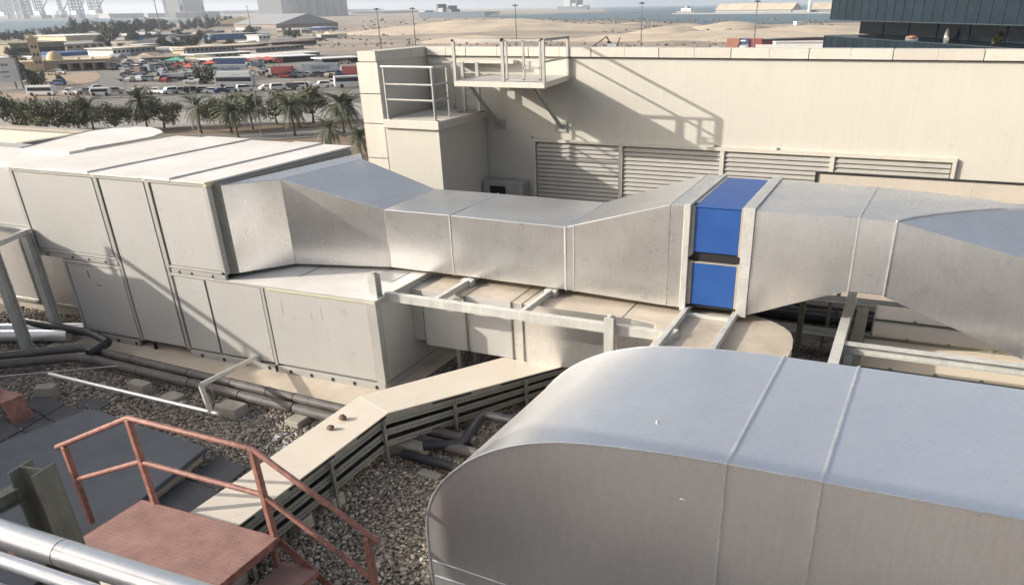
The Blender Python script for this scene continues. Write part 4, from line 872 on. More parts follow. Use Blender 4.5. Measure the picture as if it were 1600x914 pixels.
# ================================================================== FAR BUILDINGS
M['white'] = mat('white_paint', (.74,.73,.70), .6, 0, .06, .3)
M['cream2'] = mat('cream_wall_far', (.55,.47,.34), .8, 0, .08, .2)
M['gold'] = mat('sand_yellow_wall', (.56,.45,.30), .8, 0, .08, .3)
M['grey2'] = mat('grey_cladding', (.30,.31,.32), .7, .1, .12, .15)
M['olive'] = mat('olive_shed', (.26,.24,.17), .8, 0, .15, .2)
M['shade'] = mat('dark_opening', (.035,.035,.04), .8)
M['bluewall'] = mat('blue_shed', (.07,.15,.34), .6, 0, .15, .3)
M['brown2'] = mat('brown_roof', (.24,.19,.16), .8, 0, .15, .2)
M['orange'] = mat('red_canopy', (.58,.13,.09), .6, 0, .15, .8)
M['teal'] = mat('green_canopy', (.10,.42,.30), .6, 0, .1, .8)
M['contain'] = mat('grey_container', (.30,.33,.36), .6, 0, .1, .4)
M['containred'] = mat('red_container', (.28,.07,.065), .6, 0, .12, .4)
M['containor'] = mat('orange_container', (.36,.16,.11), .6, 0, .12, .4)
def building(name, p0, p1, hpx, depth, wm, rm, lab, cat='building', win=0, over=1.0, pitch=0., band=None, winh=.35):
    a, c = gp(*p0), gp(*p1); dist = ((a+c)/2-EYE).length; h = htop((p0[0]+p1[0])/2,(p0[1]+p1[1])/2,hpx); ux = (c-a).normalized(); uy = Vector((-ux.y,ux.x,0))
    if uy.dot(a-Vector((0,0,a.z))) < 0: uy = -uy
    L_ = (c-a).length; D = thing(name,(a.x,a.y,GZ),lab,cat)
    def Q(s, t, z): p = a+ux*s+uy*t; return (p.x,p.y,GZ+z)
    def bx(s0,s1,t0,t1,z0,z1,nm,m,par=D):
        return MB().hexa([Q(s0,t0,z0),Q(s1,t0,z0),Q(s1,t1,z0),Q(s0,t1,z0),Q(s0,t0,z1),Q(s1,t0,z1),Q(s1,t1,z1),Q(s0,t1,z1)]).build(nm,m,par)
    bx(0,L_,0,depth,-.3,h,'wall',wm)
    if pitch:
        MB().add([Q(-over,-over,h),Q(L_+over,-over,h),Q(L_+over,depth/2,h+pitch),Q(-over,depth/2,h+pitch),Q(L_+over,depth+over,h),Q(-over,depth+over,h)],[(0,1,2,3),(3,2,4,5),(1,4,2),(0,3,5),(0,5,4,1)]).build('roof',rm,D)
    else: bx(-over,L_+over,-over,depth+over,h,h+max(.3,h*.10),'roof',rm)
    if band: bx(.5,L_-.5,-.15,.1,h*band[0],h*band[1],'opening','shade')
    for i in range(win):
        s = L_*(i+.5)/win; w_ = L_/win*.28; bx(s-w_,s+w_,-.12,.2,h*.4,h*(.4+winh),'window','shade')
    return D, Q, h, L_
building('warehouse',(20,87),(104,83),17,40,'olive','olive','olive grey warehouse behind the mosque',band=(.25,.62))
building('storage_shed',(104,64),(176,61),7,50,'cream2','white','long shed with a bright white roof behind the olive warehouse')
building('low_building',(105,80),(165,76),9,30,'cream2','grey2','low tan building right of the mosque minaret',win=5)
building('blue_canopy',(88,88),(140,85),4,14,'bluewall','bluewall','low blue roof behind the mosque','canopy')
building('office',(178,88),(204,86),11,16,'white','white','small white building above the dusty yard',win=4)
building('low_building',(204,86),(245,82),10,16,'grey2','cream2','grey fronted low building beside the small white one',win=5)
building('storage_shed',(226,101),(291,98),9,10,'grey2','olive','shed with an olive roof edge behind the parked cars',win=8)
building('storage_shed',(305,92),(392,87),5,10,'cream2','white','narrow cream shed above the crowded lot',win=9)
building('market_row',(292,84),(400,78),8,14,'grey2','cream2','long arcade building with a row of small dark openings',win=16)
building('market_row',(400,82),(475,76),5,12,'grey2','brown2','flat arcade continuing right behind the white roofs',win=10)
building('gate_house',(288,84),(302,83),6,8,'cream2','white','tiny cream block at the left end of the arcade')
building('open_canopy',(332,103),(490,95),8,16,'shade','white','long open canopy with a thin white roof over dark bays','canopy',win=6,over=1.5)
building('open_canopy',(402,93),(500,87),5,12,'grey2','white','white roofed canopy behind the long open one','canopy')
building('open_canopy',(505,100),(562,97),7,10,'shade','white','white roofed canopy next to the cream wall','canopy')
building('storage_shed',(386,76),(440,72),5,18,'cream2','cream2','pale tan shed above the white canopies',band=(.2,.7))
building('storage_shed',(425,74),(495,69),6,18,'grey2','brown2','grey fronted shed with a flat brown roof',band=(.2,.8))
building('site_office',(405,64),(423,63),8,12,'white','white','small white block right of the blue shed',win=3)
building('blue_shed',(333,63),(404,60),8,20,'bluewall','grey2','long bright blue shed in the middle distance')
building('blue_shed',(300,62),(330,60),6,20,'shade','brown2','dark shed left of the bright blue one')
building('storage_shed',(226,62),(262,60),6,30,'grey2','white','shed with two pale roof slopes among the dark trees',pitch=2)
building('storage_shed',(264,62),(300,58),7,30,'bluewall','grey2','dark blue walled shed among the trees')
building('storage_shed',(266,73),(300,69),5,25,'grey2','grey2','grey sloping roof shed below the dark blue one',pitch=3)
building('barn',(366,43),(432,44),5,90,'brown2','grey2','wide dark gabled warehouse left of the silo block foot',pitch=12)
building('barn',(428,41),(465,37),4,90,'brown2','cream2','brown gabled warehouse in front of the silo block',pitch=9)
building('barn',(455,35),(492,33),3,90,'brown2','cream2','smaller gabled warehouse right of the brown one',pitch=8)
building('blue_tarp_stall',(504,48),(528,46),3,20,'bluewall','bluewall','blue covered stall on the sand near the dune','stall')
building('low_building',(490,47),(500,47),4,20,'white','white','tiny white block on the sand left of the blue covered stall')
R6 = random.Random(21)
for i, (px, py) in enumerate(((190,72),(215,76),(232,76),(262,82),(275,78),(300,80),(320,76),(345,73),(372,72),(395,69),(440,62),(462,66),(480,66),(500,64),(340,52),(310,54),(372,53),(396,48),(478,52),(515,60),(176,94),(20,103),(34,98),(6,97),(250,92),(412,57),(445,52),(530,58),(150,100))):
    w_ = R6.uniform(9,26); c_ = R6.choice(('grey2','cream2','white','brown2','grey2')); rf_ = R6.choice(('white','grey2','cream2','brown2','roofsheet'))
    wd = 'long' if w_ > 18 else 'small'
    building('low_building',(px-w_/2,py),(px+w_/2,py-R6.uniform(0,1.2)),R6.uniform(3,5.5),R6.uniform(8,22),c_,rf_,f'{wd} {dict(grey2="grey",cream2="tan",white="white",brown2="brown")[c_]} walled low building {near(px,py)}',win=R6.choice((0,3,5)),over=.4,pitch=R6.choice((0,0,1.5)))
# grain silo and towers
D,Q,h,L_ = building('silo_block',(414,27.5),(442,27.0),36,60,'cream2','cream2','tall cream tower at the left end of the silo block',over=0)
D,Q,h,L_ = building('silo_block',(443,27.5),(536,24.5),36,80,'grey2','grey2','huge grey silo block cut off by the top of the picture',over=0)
for i in range(7):
    s = L_*(i+.5)/7; p = Q(s,0,0); MB().tube([(p[0],p[1],GZ),(p[0],p[1],GZ+h)],L_/15,14).build('silo_cylinder','grey2',D,smooth=True)
D,Q,h,L_ = building('office_tower',(290,28),(322,26.5),26,70,'grey2','grey2','grey block tower on the left horizon',over=0)
building('office_tower',(283,28.5),(291,28),27,40,'white','white','white stair tower with a column of dark windows beside the grey block tower',over=0,win=1,winh=.3)
building('low_building',(306,29),(345,26),8,60,'grey2','white','low grey annex at the foot of the grey block tower')
for p0,p1,h,l in (((172,29.5),(226,28.5),7,'white roofed dock shed left of the grey tower, the leftmost'),((232,28),(284,27),6,'white roofed dock shed touching the white stair tower'),((322,23),(356,22),4,'pale dock shed just right of the grey tower'),((350,23),(413,21.5),5,'pale dock shed left of the silo block'),((536,20),(600,18.5),4,'pale dock shed right of the silo block'),((600,22),(655,20),4,'hazy dock buildings left of the long grey ship')):
    building('dock_shed',p0,p1,h,150,'grey2','white',l,over=4)
# rigs
M['haze_steel'] = mat('rig_steel', (.13,.14,.16), .7, .2, .1, .05)
def lattice(mb, x, y, z0, z1, w_, n):
    c = [(x-w_/2,y-w_/2),(x+w_/2,y-w_/2),(x+w_/2,y+w_/2),(x-w_/2,y+w_/2)]
    for q in c: mb.bar((q[0],q[1],z0),(q[0],q[1],z1),w_*.16,w_*.16)
    for i in range(n):
        a, b2 = z0+(z1-z0)*i/n, z0+(z1-z0)*(i+1)/n
        for j in range(4):
            p, q = c[j], c[(j+1)%4]; mb.bar((p[0],p[1],a),(q[0],q[1],b2),w_*.10,w_*.10); mb.bar((q[0],q[1],a),(p[0],p[1],b2),w_*.08,w_*.08)
def rig(pxs, py, legw, lab, hull=True, H=150):
    c0 = gp(pxs[len(pxs)//2],py); D = thing('drilling_rig',(c0.x,c0.y,GZ),lab,'drilling rig')
    for px in pxs:
        p = gp(px,py); m_ = MB(); lattice(m_,p.x,p.y,GZ,GZ+H,legw,12); m_.build('leg','haze_steel',D)
    a, c = gp(pxs[0]-5,py), gp(pxs[-1]+5,py); ux = (c-a).normalized(); uy = Vector((-ux.y,ux.x,0))
    if hull:
        MB().bar((a.x,a.y,GZ+8),(c.x,c.y,GZ+8),40,12).build('hull','haze_steel',D)
        m_ = (a+c)/2; MB().box((m_.x-20,m_.y-15,GZ+14),(m_.x+15,m_.y+15,GZ+30)).build('deck_house','white',D)
        MB().bar((m_.x,m_.y,GZ+20),(m_.x+50,m_.y+10,GZ+70),4,4).build('crane_boom','haze_steel',D)
    return D
rig((6,16),30,26,'jack up rig with two legs at the left picture edge'); rig((31,41),30,42,'jack up rig with the thickest dark legs, second from the left')
rig((24,),30,10,'slim lattice mast between the two left rigs',False); rig((50,),30,9,'slim lattice mast right of the thick legged rig',False); rig((62,69),30,13,'jack up rig with two slim parallel legs',True,140)
rig((99,),29,12,'single dark lattice leg standing in the water'); rig((118,128),29,20,'jack up rig with a crane platform on its legs'); rig((147,158),29,15,'rightmost jack up rig with two slim dark legs')
M['hull'] = mat('ship_hull', (.10,.135,.17), .6)
def ship(px0, px1, py, hpx, lab, towers, hull='grey2', wid=28):
    a, c = gp(px0,py), gp(px1,py); dist = ((a+c)/2-EYE).length; h = htop((px0+px1)/2,py,hpx); ux = (c-a).normalized(); uy = Vector((-ux.y,ux.x,0)); L_ = (c-a).length
    D = thing('ship',(a.x,a.y,GZ),lab,'ship')
    def Q(s,t,z): p = a+ux*s+uy*t; return (p.x,p.y,GZ+z)
    r0 = [(0,0),(L_*.06,-wid/2),(L_*.9,-wid/2),(L_,0),(L_*.9,wid/2),(L_*.06,wid/2)]
    MB().loft([[Q(s*.98+L_*.01,t*.8,0) for s,t in r0],[Q(s,t,h) for s,t in r0]]).build('hull',hull,D)
    for s0,s1,z1,m_ in towers: MB().hexa([Q(L_*s,t,z) for z in (h,h*z1) for s,t in ((s0,-wid*.3),(s1,-wid*.3),(s1,wid*.3),(s0,wid*.3))]).build('deck_house',m_,D)
    return D
ship(658,782,28,9,'long grey ship lying behind the sand with two small masts',((.03,.12,1.25,'grey2'),(.28,.30,2.4,'haze_steel'),(.29,.36,1.7,'grey2'),(.42,.435,2.1,'haze_steel'),(.41,.47,1.5,'hull')),'hull',40)
ship(876,918,16.5,6,'grey ship with a high square tower beyond the sand spit',((.25,.5,3.2,'grey2'),(.55,.72,1.8,'grey2'),(.7,.73,3.,'haze_steel'),(.8,.95,1.3,'white')),'hull',60)
ship(1058,1085,20.5,2.5,'small white and grey boat at the end of the quay',((.3,.85,2.6,'white'),(.5,.65,4.2,'grey2')),'grey2',14)
px_sheet('sand_spit',[(845,22.8),(860,16.5),(930,15.0),(948,16.5),(952,18.8),(900,21)],GZ+.4,'sand')
M['quay'] = mat('quay_stone', (.30,.29,.28), .8)
def slab_px(name, p0, p1, hpx, depth, m, lab, cat): return building(name,p0,p1,hpx,depth,m,m,lab,cat,over=0)
slab_px('quay',(1050,23),(1310,21.5),1.6,60,'quay','long low stone quay reaching into the water','quay')
D,Q,h,L_ = building('dock_shed',(1118,21.0),(1236,20.2),4.5,50,'grey2','sandhill','long quay shed with a cream roof on the right horizon',pitch=14,over=2)
building('dock_shed',(1268,20),(1320,19.5),4.5,50,'grey2','sandhill','second cream roofed quay shed cut by the glass building',pitch=14,over=2)
building('dock_shed',(1238,20.4),(1266,20.2),4,50,'grey2','quay','dark low shed between the two cream roofed quay sheds',over=1)
D = thing('harbour_crane',tuple(gp(1263,20.5)),'pale harbour crane between the quay sheds','crane'); p = gp(1263,20.5)
MB().bar((p.x,p.y,GZ),(p.x,p.y,GZ+30),5,5).build('tower','white',D); MB().bar((p.x,p.y,GZ+28),(p.x+22,p.y+5,GZ+75),3,3).build('boom','white',D)
building('site_hut',(1244,41),(1260,40.6),6.3,5,'white','white','white cabin alone on the sand ridge at the right',over=.1)
# glass office building
M['curtain'] = mat('dark_glass', (.010,.020,.030), .18, 0, .25, .3, spec=.35); M['mullion'] = mat('mullion', (.06,.085,.10), .4, .5, .05, 1)
def hp(px, dist, z): d = ray(px, 12); v = Vector((d.x,d.y,0)).normalized()*dist; return Vector((v.x,v.y,z))
D = thing('glass_building', tuple(hp(1450,95,-14)), 'dark blue glass office building with an overhanging upper storey at the right', 'building')
def hz(px, py, dist):
    d = ray(px,py); return EYE.z+d.z*dist/math.hypot(d.x,d.y)
def glass_box(px0, d0, px1, d1, z0, z1, depth, nm, nv, hz):
    a, c = hp(px0,d0,0), hp(px1,d1,0); ux = (c-a).normalized(); uy = Vector((-ux.y,ux.x,0)); L_ = (c-a).length
    def Q(s,t,z): p = a+ux*s+uy*t; return (p.x,p.y,z)
    g = MB().hexa([Q(s,t,z) for z in (z0,z1) for s,t in ((0,0),(L_,0),(L_,depth),(0,depth))]).build(nm,'curtain',D)
    m_ = MB()
    for i in range(nv+1): s = L_*i/nv; m_.bar(Q(s,-.04,z0),Q(s,-.04,z1),.07,.08,up=(0,1,0))
    for i in range(1,8): m_.bar(Q(-.04,depth*i/8,z0),Q(-.04,depth*i/8,z1),.07,.08,up=(0,1,0))
    for z in hz: m_.bar(Q(0,-.04,z),Q(L_,-.04,z),.08,.08); m_.bar(Q(-.04,0,z),Q(-.04,depth,z),.08,.08)
    m_.build('mullions','mullion',g); return g
zu = hz(1300,32,112); zp_ = hz(1297,56,110)
glass_box(1300,112,1720,76,zu,16,30,'upper_storey',24,(zu+.02,zu+2.3,zu+4.6,zu+6.9,zu+9))
glass_box(1349,114,1730,80,zp_+.05,zu+.05,26,'recessed_storey',7,())
glass_box(1294,110,1720,74,-14,zp_,34,'podium',24,(zp_-.02,zp_-1.9,zp_-4))
q = hp(1575,90,zp_); t = bush_parts(77,.8,.9,.15,500,.12); D2 = make_tree('potted_bush', t, 'leaf', 'small leafy bush on the terrace of the glass building', 'bush', None); D2.location = q
for px, lab, m_, dx in ((1488,'white parasol folded on the glass building terrace','white',.25),(1433,'orange roofed item on the glass building terrace','containor',.6)):
    q = hp(px,96,zp_); D2 = thing('terrace_item', tuple(q), lab, 'terrace furniture'); MB().box((q.x-dx,q.y-.3,q.z),(q.x+dx,q.y+.3,q.z+.25)).build('base','grey2',D2); MB().loft([[(q.x+dx*math.cos(k)*r_,q.y+dx*math.sin(k)*r_,q.z+zz) for k in [i*.785 for i in range(8)]] for r_,zz in ((1.0,.25),(.9,.7 if px==1488 else .35),(.2,1.1 if px==1488 else .45))]).build('cover',m_,D2)
# mosque
a = gp(64,112); D = thing('mosque', tuple(a), 'sand yellow mosque with a slim minaret and a small dome', 'mosque'); dist = (a-EYE).length; k_ = dist/FPX*.84
right = Vector((a.y,-a.x,0)).normalized(); back = Vector((a.x,a.y,0)).normalized()
def Qm(s,t,z): p = a+right*s*k_+back*t*k_; return (p.x,p.y,GZ+z*k_)
def mbx(s0,s1,t0,t1,z0,z1,nm,m,par=None): return MB().hexa([Qm(s,t,z) for z in (z0,z1) for s,t in ((s0,t0),(s1,t0),(s1,t1),(s0,t1))]).build(nm,m,par or D)
mbx(-22,92,8,60,0,12,'hall','gold'); mbx(-24,94,6,62,12,13.2,'roof','gold')
mn = mbx(-6,6,0,12,0,42,'minaret','gold'); mbx(-8.5,8.5,-2.5,14.5,42,44,'balcony','gold',mn); mbx(-3,3,3,9,44,48,'lantern','gold',mn)
for z in (10,20,30): mbx(-3.2,-1,-.3,.2,z,z+4,'window','shade',mn); mbx(1,3.2,-.3,.2,z,z+4,'window','shade',mn)
MB().loft([[Qm(22+11*math.cos(i*.5236)*math.cos(e),26+11*math.sin(i*.5236)*math.cos(e),13+12*math.sin(e)) for i in range(12)] for e in (0,.3,.6,.9,1.2,1.5)]).build('dome','gold',D,smooth=True)
for s in (8,52,70): MB().loft([[Qm(s+3*math.cos(i*.785)*math.cos(e),20+3*math.sin(i*.785)*math.cos(e),13+3*math.sin(e)) for i in range(8)] for e in (0,.5,1.0,1.5)]).build('small_dome','gold',D,smooth=True)
mbx(18,90,-14,8,9,10,'porch_roof','brown2'); 
for s in (20,36,52,68,86): mbx(s,s+.9,-13,-12,0,9,'porch_column','white')
for s in (26,42,58,74): mbx(s,s+9,7.4,8.2,1,8,'doorway','shade')
# billboard
a = gp(10,140); D = thing('billboard', tuple(a), 'large white billboard on posts at the left edge', 'billboard'); dist = (a-EYE).length; k_ = dist/FPX
right = Vector((a.y,-a.x,0)).normalized(); back = Vector((a.x,a.y,0)).normalized()
mbx(-30,17,0,1.2,8,33,'board','white'); mbx(-20,-18,1,2.5,0,8,'post','grey2'); mbx(10,12,1,2.5,0,8,'post','grey2'); mbx(17,19,-.5,2,0,34,'side_post','grey2')
for s0,s1,z0,z1 in ((2,5,25,28),(5.6,9,25.2,27.6),(-2,8,18,19.6),(1,8,13,14.2)): mbx(s0,s1,-.15,0,z0,z1,'printed_line','grey2')
# masts
def mast(px, dist, H, lab, heads=True, r_=.22):
    q = hp(px,dist,GZ); D = thing('lamp_mast', tuple(q), lab, 'street lamp', 'tall lamp masts on the horizon')
    MB().tube([tuple(q),(q.x,q.y,GZ+H)],[r_*1.3,r_*.7],8).build('pole','haze_steel',D)
    if heads:
        m_ = MB()
        for i in range(6): an = i*1.047; m_.bar((q.x,q.y,GZ+H),(q.x+math.cos(an)*1.3,q.y+math.sin(an)*1.3,GZ+H-.4),.5,.25)
        m_.build('lamp_head','shade',D)
mast(588,385,20.2,'tall lamp mast left of the return wall corner, with a drooping head'); mast(644,380,20.2,'tall lamp mast above the coping left of the wall platform'); mast(805,380,20.8,'tall lamp mast seen through the wall platform railing')
mast(1003,380,21,'tall lamp mast above the middle of the wall coping'); mast(1183,375,21,'tall lamp mast beside the stacked containers'); mast(243,1050,31,'tall lamp mast over the dark trees left of the grey tower',r_=.5); mast(316,1100,24,'thin lamp mast below the grey tower',r_=.35); mast(386,1100,25,'thin lamp mast left of the silo block',r_=.35)
for px, lab in ((409,'slim pale lamp post in front of the palm row'),(313,'slim pale lamp post beside the left palms')):
    q = gp(px,214); D = thing('lamp_post', tuple(q), lab, 'street lamp'); MB().tube([tuple(q),(q.x,q.y,GZ+8.6)],[.09,.05],8).bar((q.x,q.y,GZ+8.6),(q.x+.8,q.y+.8,GZ+8.75),.07,.07).build('pole','grey2',D); MB().bar((q.x+.6,q.y+.6,GZ+8.7),(q.x+1.2,q.y+1.2,GZ+8.8),.2,.08).build('lamp_head','white',D)
# ================================================================== VEHICLES
for n_, c_ in (('w',(.72,.72,.70)),('s',(.40,.41,.42)),('k',(.035,.037,.045)),('r',(.33,.05,.04)),('b',(.05,.09,.2)),('t',(.38,.32,.24))):
    M['car'+n_] = mat('car_paint_'+n_, c_, .3, .0, .05, 1)
M['glass'] = mat('car_glass', (.02,.025,.03), .1); M['tyre'] = mat('tyre', (.02,.02,.02), .8)
def car_proto(m_, kind='car'):
    t = thing('parked_car',(0,0,0),'x','car'); b = MB(); g = MB()
    if kind == 'car':
        pr = [(-2.2,.35),(2.2,.35),(2.25,.75),(1.4,.92),(.7,1.42),(-.9,1.46),(-1.7,1.0),(-2.22,.9)]
        b.prism(pr,-.85,.85,'y'); g.prism([(1.25,.95),(.68,1.36),(-.86,1.40),(-1.52,1.0)],-.87,.87,'y')
    elif kind == 'suv':
        b.prism([(-2.3,.4),(2.3,.4),(2.35,.95),(1.3,1.12),(.8,1.75),(-2.0,1.8),(-2.35,1.0)],-.92,.92,'y'); g.prism([(1.15,1.15),(.76,1.66),(-1.9,1.70),(-2.1,1.15)],-.94,.94,'y')
    elif kind == 'pickup':
        b.prism([(-2.6,.45),(2.5,.45),(2.5,.98),(1.5,1.1),(1.0,1.7),(-.4,1.7),(-.5,1.05),(-2.6,1.05)],-.9,.9,'y'); g.prism([(1.35,1.12),(.95,1.6),(-.3,1.6),(-.38,1.12)],-.92,.92,'y')
    b.build('body','car'+m_,t); g.build('window_glass','glass',t)
    for x in (-1.4,1.4):
        for y in (-.8,.8): MB().tube([(x,y-.12,.33),(x,y+.12,.33)],.33,10).build('wheel','tyre',t)
    return t
cp = {}
def car(px, py, key, kind, ang, lab, grp):
    k2 = (key,kind); p = gp(px,py,GZ-.08)
    if k2 not in cp: o = cp[k2] = car_proto(key,kind)
    else: o = copy_tree(cp[k2])
    o.location = p; o.rotation_euler = (0,0,ang); o['label'] = uniq(lab,px,py) if grp[:14] == 'cars in the ya' else lab; o['group'] = grp
dirx = (gp(500,148)-gp(200,153)); ROADA = math.atan2(dirx.y,dirx.x)
names = dict(w='white',s='silver grey',k='black',r='dark red',b='dark blue',t='tan')
row = [(113,148,'w','pickup'),(180,147,'s','suv'),(212,148,'s','pickup'),(228,147,'t','suv'),(246,147,'w','pickup'),(266,147,'w','suv'),(284,146,'s','pickup'),(302,146,'k','suv'),(318,144,'s','car'),(333,146,'w','car'),(347,146,'b','car'),(360,144,'s','car'),(384,143,'w','suv'),(386,134,'w','car'),(418,141,'w','car'),(436,141,'w','suv'),(452,140,'k','pickup'),(466,139,'w','suv'),(484,138,'w','pickup'),(504,137,'w','suv'),(513,134,'s','car'),(527,134,'w','suv'),(152,141,'w','car'),(137,148,'k','pickup')]
row.sort()
ords = ['leftmost','second','third','fourth','fifth','sixth','seventh','eighth','ninth','tenth','eleventh','twelfth','thirteenth','fourteenth','fifteenth','sixteenth','seventeenth','eighteenth','nineteenth','twentieth','twenty first','twenty second','twenty third','rightmost']
for i, (px, py, k, kd) in enumerate(row):
    o_ = ords[i] if i in (0,len(row)-1) else ords[i]+' from the left'
    car(px,py,k,kd,ROADA+rnd.choice((0,3.14))+rnd.uniform(-.5,.9),f'{names[k]} {"pickup" if kd=="pickup" else "car"} in the roadside row, {o_}','cars in the roadside row')
lot = []
R4 = random.Random(11)
for py, xs_ in ((127,(197,207,222,236,248,370,382)),(121,(198,212,226,290,300,312)),(116,(196,206,218,292,303,440,524)),(111,(199,209,232,246,268,296)),(106,(201,214,228,240,252,268,300)),(102,(232,246,262,284,296)),(98,(240,256,282)),(118,(529,540)),(121,(447,460,470,520)),(110,(180,178)),(104,(172,181)),(134,(90,)),(117,(84,95)),(97,(165,160)),(130,(300,312))):
    for x in xs_: lot.append((x+R4.uniform(-2,2),py+R4.uniform(-1,1)))
for _ in range(46): lot.append((R4.uniform(192,330),R4.choice((99,103,108,113,119,124,128))+R4.uniform(-1,1)))
for _ in range(16): lot.append((R4.uniform(400,545),R4.uniform(112,124)))
for _ in range(14): lot.append((R4.uniform(2,60),R4.choice((100,104,93))+R4.uniform(-1,1)))
for _ in range(8): lot.append((R4.uniform(335,560),R4.uniform(96,101)))
for px, py in lot:
    k = R4.choice('wwssskkrtb'); kd = R4.choice(('car','suv','car','pickup'))
    car(px,py,k,kd,ROADA+R4.choice((0,1.57,3.14))+R4.uniform(-.2,.2),f'{names[k]} {"pickup" if kd=="pickup" else "car"} {near(px,py)}','cars in the yards behind')
def bus(px, py, L_, H, lab, m_='carw', ang=0, w_=2.5, cat='bus', name='bus'):
    p = gp(px,py,GZ-.08); t = thing(name,(0,0,0),lab,cat)
    MB().prism([(-L_/2,.4),(L_/2-.1,.4),(L_/2,1.4),(L_/2-.4,H),(-L_/2+.1,H)],-w_/2,w_/2,'y').build('body',m_,t,bevel=.08)
    MB().prism([(-L_/2+.5,H*.52),(L_/2-.45,H*.5),(L_/2-.5,H*.85),(-L_/2+.5,H*.85)],-w_/2-.03,w_/2+.03,'y').build('window_glass','glass',t)
    for x in (-L_*.32,L_*.32):
        for y in (-w_/2+.1,w_/2-.1): MB().tube([(x,y-.16,.48),(x,y+.16,.48)],.48,12).build('wheel','tyre',t)
    t.location = p; t.rotation_euler = (0,0,ang)
bus(68,150,7.4,2.6,'white minibus at the left end of the roadside row',ang=ROADA); bus(159,150,5.2,2.1,'white van with dark windows in the roadside row',ang=ROADA+3.3,w_=2,name='minibus',cat='van')
bus(369,136,11.3,3.1,'long white coach parked beyond the roadside row','cars',ROADA,name='coach'); bus(553,136,11,3.1,'white bus half hidden by the cream wall corner',ang=ROADA+.35)
def lorry(px, py, L_, H, bm, cm, lab, ang, text=None, w_=2.5):
    p = gp(px,py,GZ-.08); t = thing('lorry',(0,0,0),lab,'lorry')
    MB().box((-L_/2,-w_/2,1.1),(L_/2-2.2,w_/2,H)).build('cargo_box',bm,t,bevel=.04); MB().prism([(L_/2-2,.5),(L_/2,.5),(L_/2,1.7),(L_/2-.5,2.7),(L_/2-2,2.8)],-w_/2+.05,w_/2-.05,'y').build('cab',cm,t)
    MB().prism([(L_/2-1.2,1.6),(L_/2-.02,1.6),(L_/2-.45,2.55),(L_/2-1.2,2.55)],-w_/2+.03,w_/2-.03,'y').build('window_glass','glass',t)
    MB().box((-L_/2,-.5,.7),(L_/2-1,.5,1.1)).build('chassis','shade',t)
    for x in (-L_*.38,-L_*.28,L_/2-1.2):
        for y in (-w_/2+.15,w_/2-.15): MB().tube([(x,y-.2,.5),(x,y+.2,.5)],.5,10).build('wheel','tyre',t)
    if text:
        fc = bpy.data.curves.new('lettering','FONT'); fc.body = text; fc.size = 1.5; fc.align_x = 'CENTER'; fc.align_y = 'CENTER'; fc.extrude = .01; fc.space_character = 1.25
        tmp = bpy.data.objects.new('tmp_text',fc); COL.objects.link(tmp); bpy.context.view_layer.update(); me_ = bpy.data.meshes.new_from_object(tmp.evaluated_get(bpy.context.evaluated_depsgraph_get())); bpy.data.objects.remove(tmp); me_.materials.clear(); me_.materials.append(M['carb']); fo = bpy.data.objects.new('lettering',me_); COL.objects.link(fo); fo.parent = t; fo.rotation_euler = (rad(90),0,0); fo.location = (-.8,-w_/2-.03,(H+1.1)/2)
    t.location = p; t.rotation_euler = (0,0,ang)
lorry(508,118,15,3.9,'contain','carw','grey container lorry with dark lettering right of the red cab',ROADA,'MAERSK'); lorry(368,120,14,3.8,'contain','carw','grey container lorry with lettering behind the long coach',ROADA,'MAERSK')
lorry(366,110,14,4.2,'carb','carw','dark blue container lorry under the canopy edge',ROADA); lorry(362,125,13,2.6,'carw','carw','low white lorry right behind the long coach',ROADA+3.14)
lorry(438,121,9,3.4,'containred','carw','dark red lorry with a white cab',ROADA+3.14); lorry(556,121,8,3.4,'containred','carr','bright red container lorry by the cream wall corner',ROADA)
lorry(270,126,9,2.2,'contain','carw','grey flatbed lorry in front of the crowded lot',ROADA+3.14); lorry(222,118,4.5,2.9,'brown2','cark','brown box van in the crowded lot, left one',ROADA+1.4); lorry(238,116,5,3.3,'contain','carw','grey box lorry seen end on in the crowded lot',ROADA+1.4)
lorry(406,108,7,3.6,'contain','carw','grey box lorry standing by the red canopies',ROADA+1.5)
def canopy(px, py, w_, d, h, m_, lab, ang=0.):
    p = gp(px,py); D = thing('shade_canopy',tuple(p),lab,'canopy'); c, s = math.cos(ang), math.sin(ang)
    def Q(x,y,z): return (p.x+c*x-s*y,p.y+s*x+c*y,GZ+z)
    MB().add([Q(-w_/2,-d/2,h),Q(w_/2,-d/2,h),Q(w_/2,d/2,h),Q(-w_/2,d/2,h),Q(0,0,h+1.1)],[(0,1,4),(1,2,4),(2,3,4),(3,0,4),(0,3,2,1)]).build('cover',m_,D)
    for x in (-w_/2,w_/2):
        for y in (-d/2,d/2): MB().bar(Q(x,y,0),Q(x,y,h),.12,.12).build('pole','grey2',D)
canopy(406,106,9,6,2.8,'orange','red canopy over the stalls, the left half of the pair',ROADA); canopy(420,105,7,6,2.8,'orange','red canopy over the stalls, the right half of the pair',ROADA); canopy(331,113,5,4,3,'orange','small red canopy beside the dark blue lorry',ROADA); canopy(298,117,3.5,3.5,2.6,'orange','tiny red canopy in the crowded lot',ROADA)
canopy(279,107,8,6,3,'teal','green canopy in the crowded lot',ROADA); canopy(318,107,12,7,4,'olive','tan roofed canopy left of the dark blue lorry',ROADA); canopy(400,121,6,5,2.4,'brown2','brown canopy beyond the coach',ROADA); canopy(330,124,6,5,3,'darkleaf','dark green shade net by the coach',ROADA)
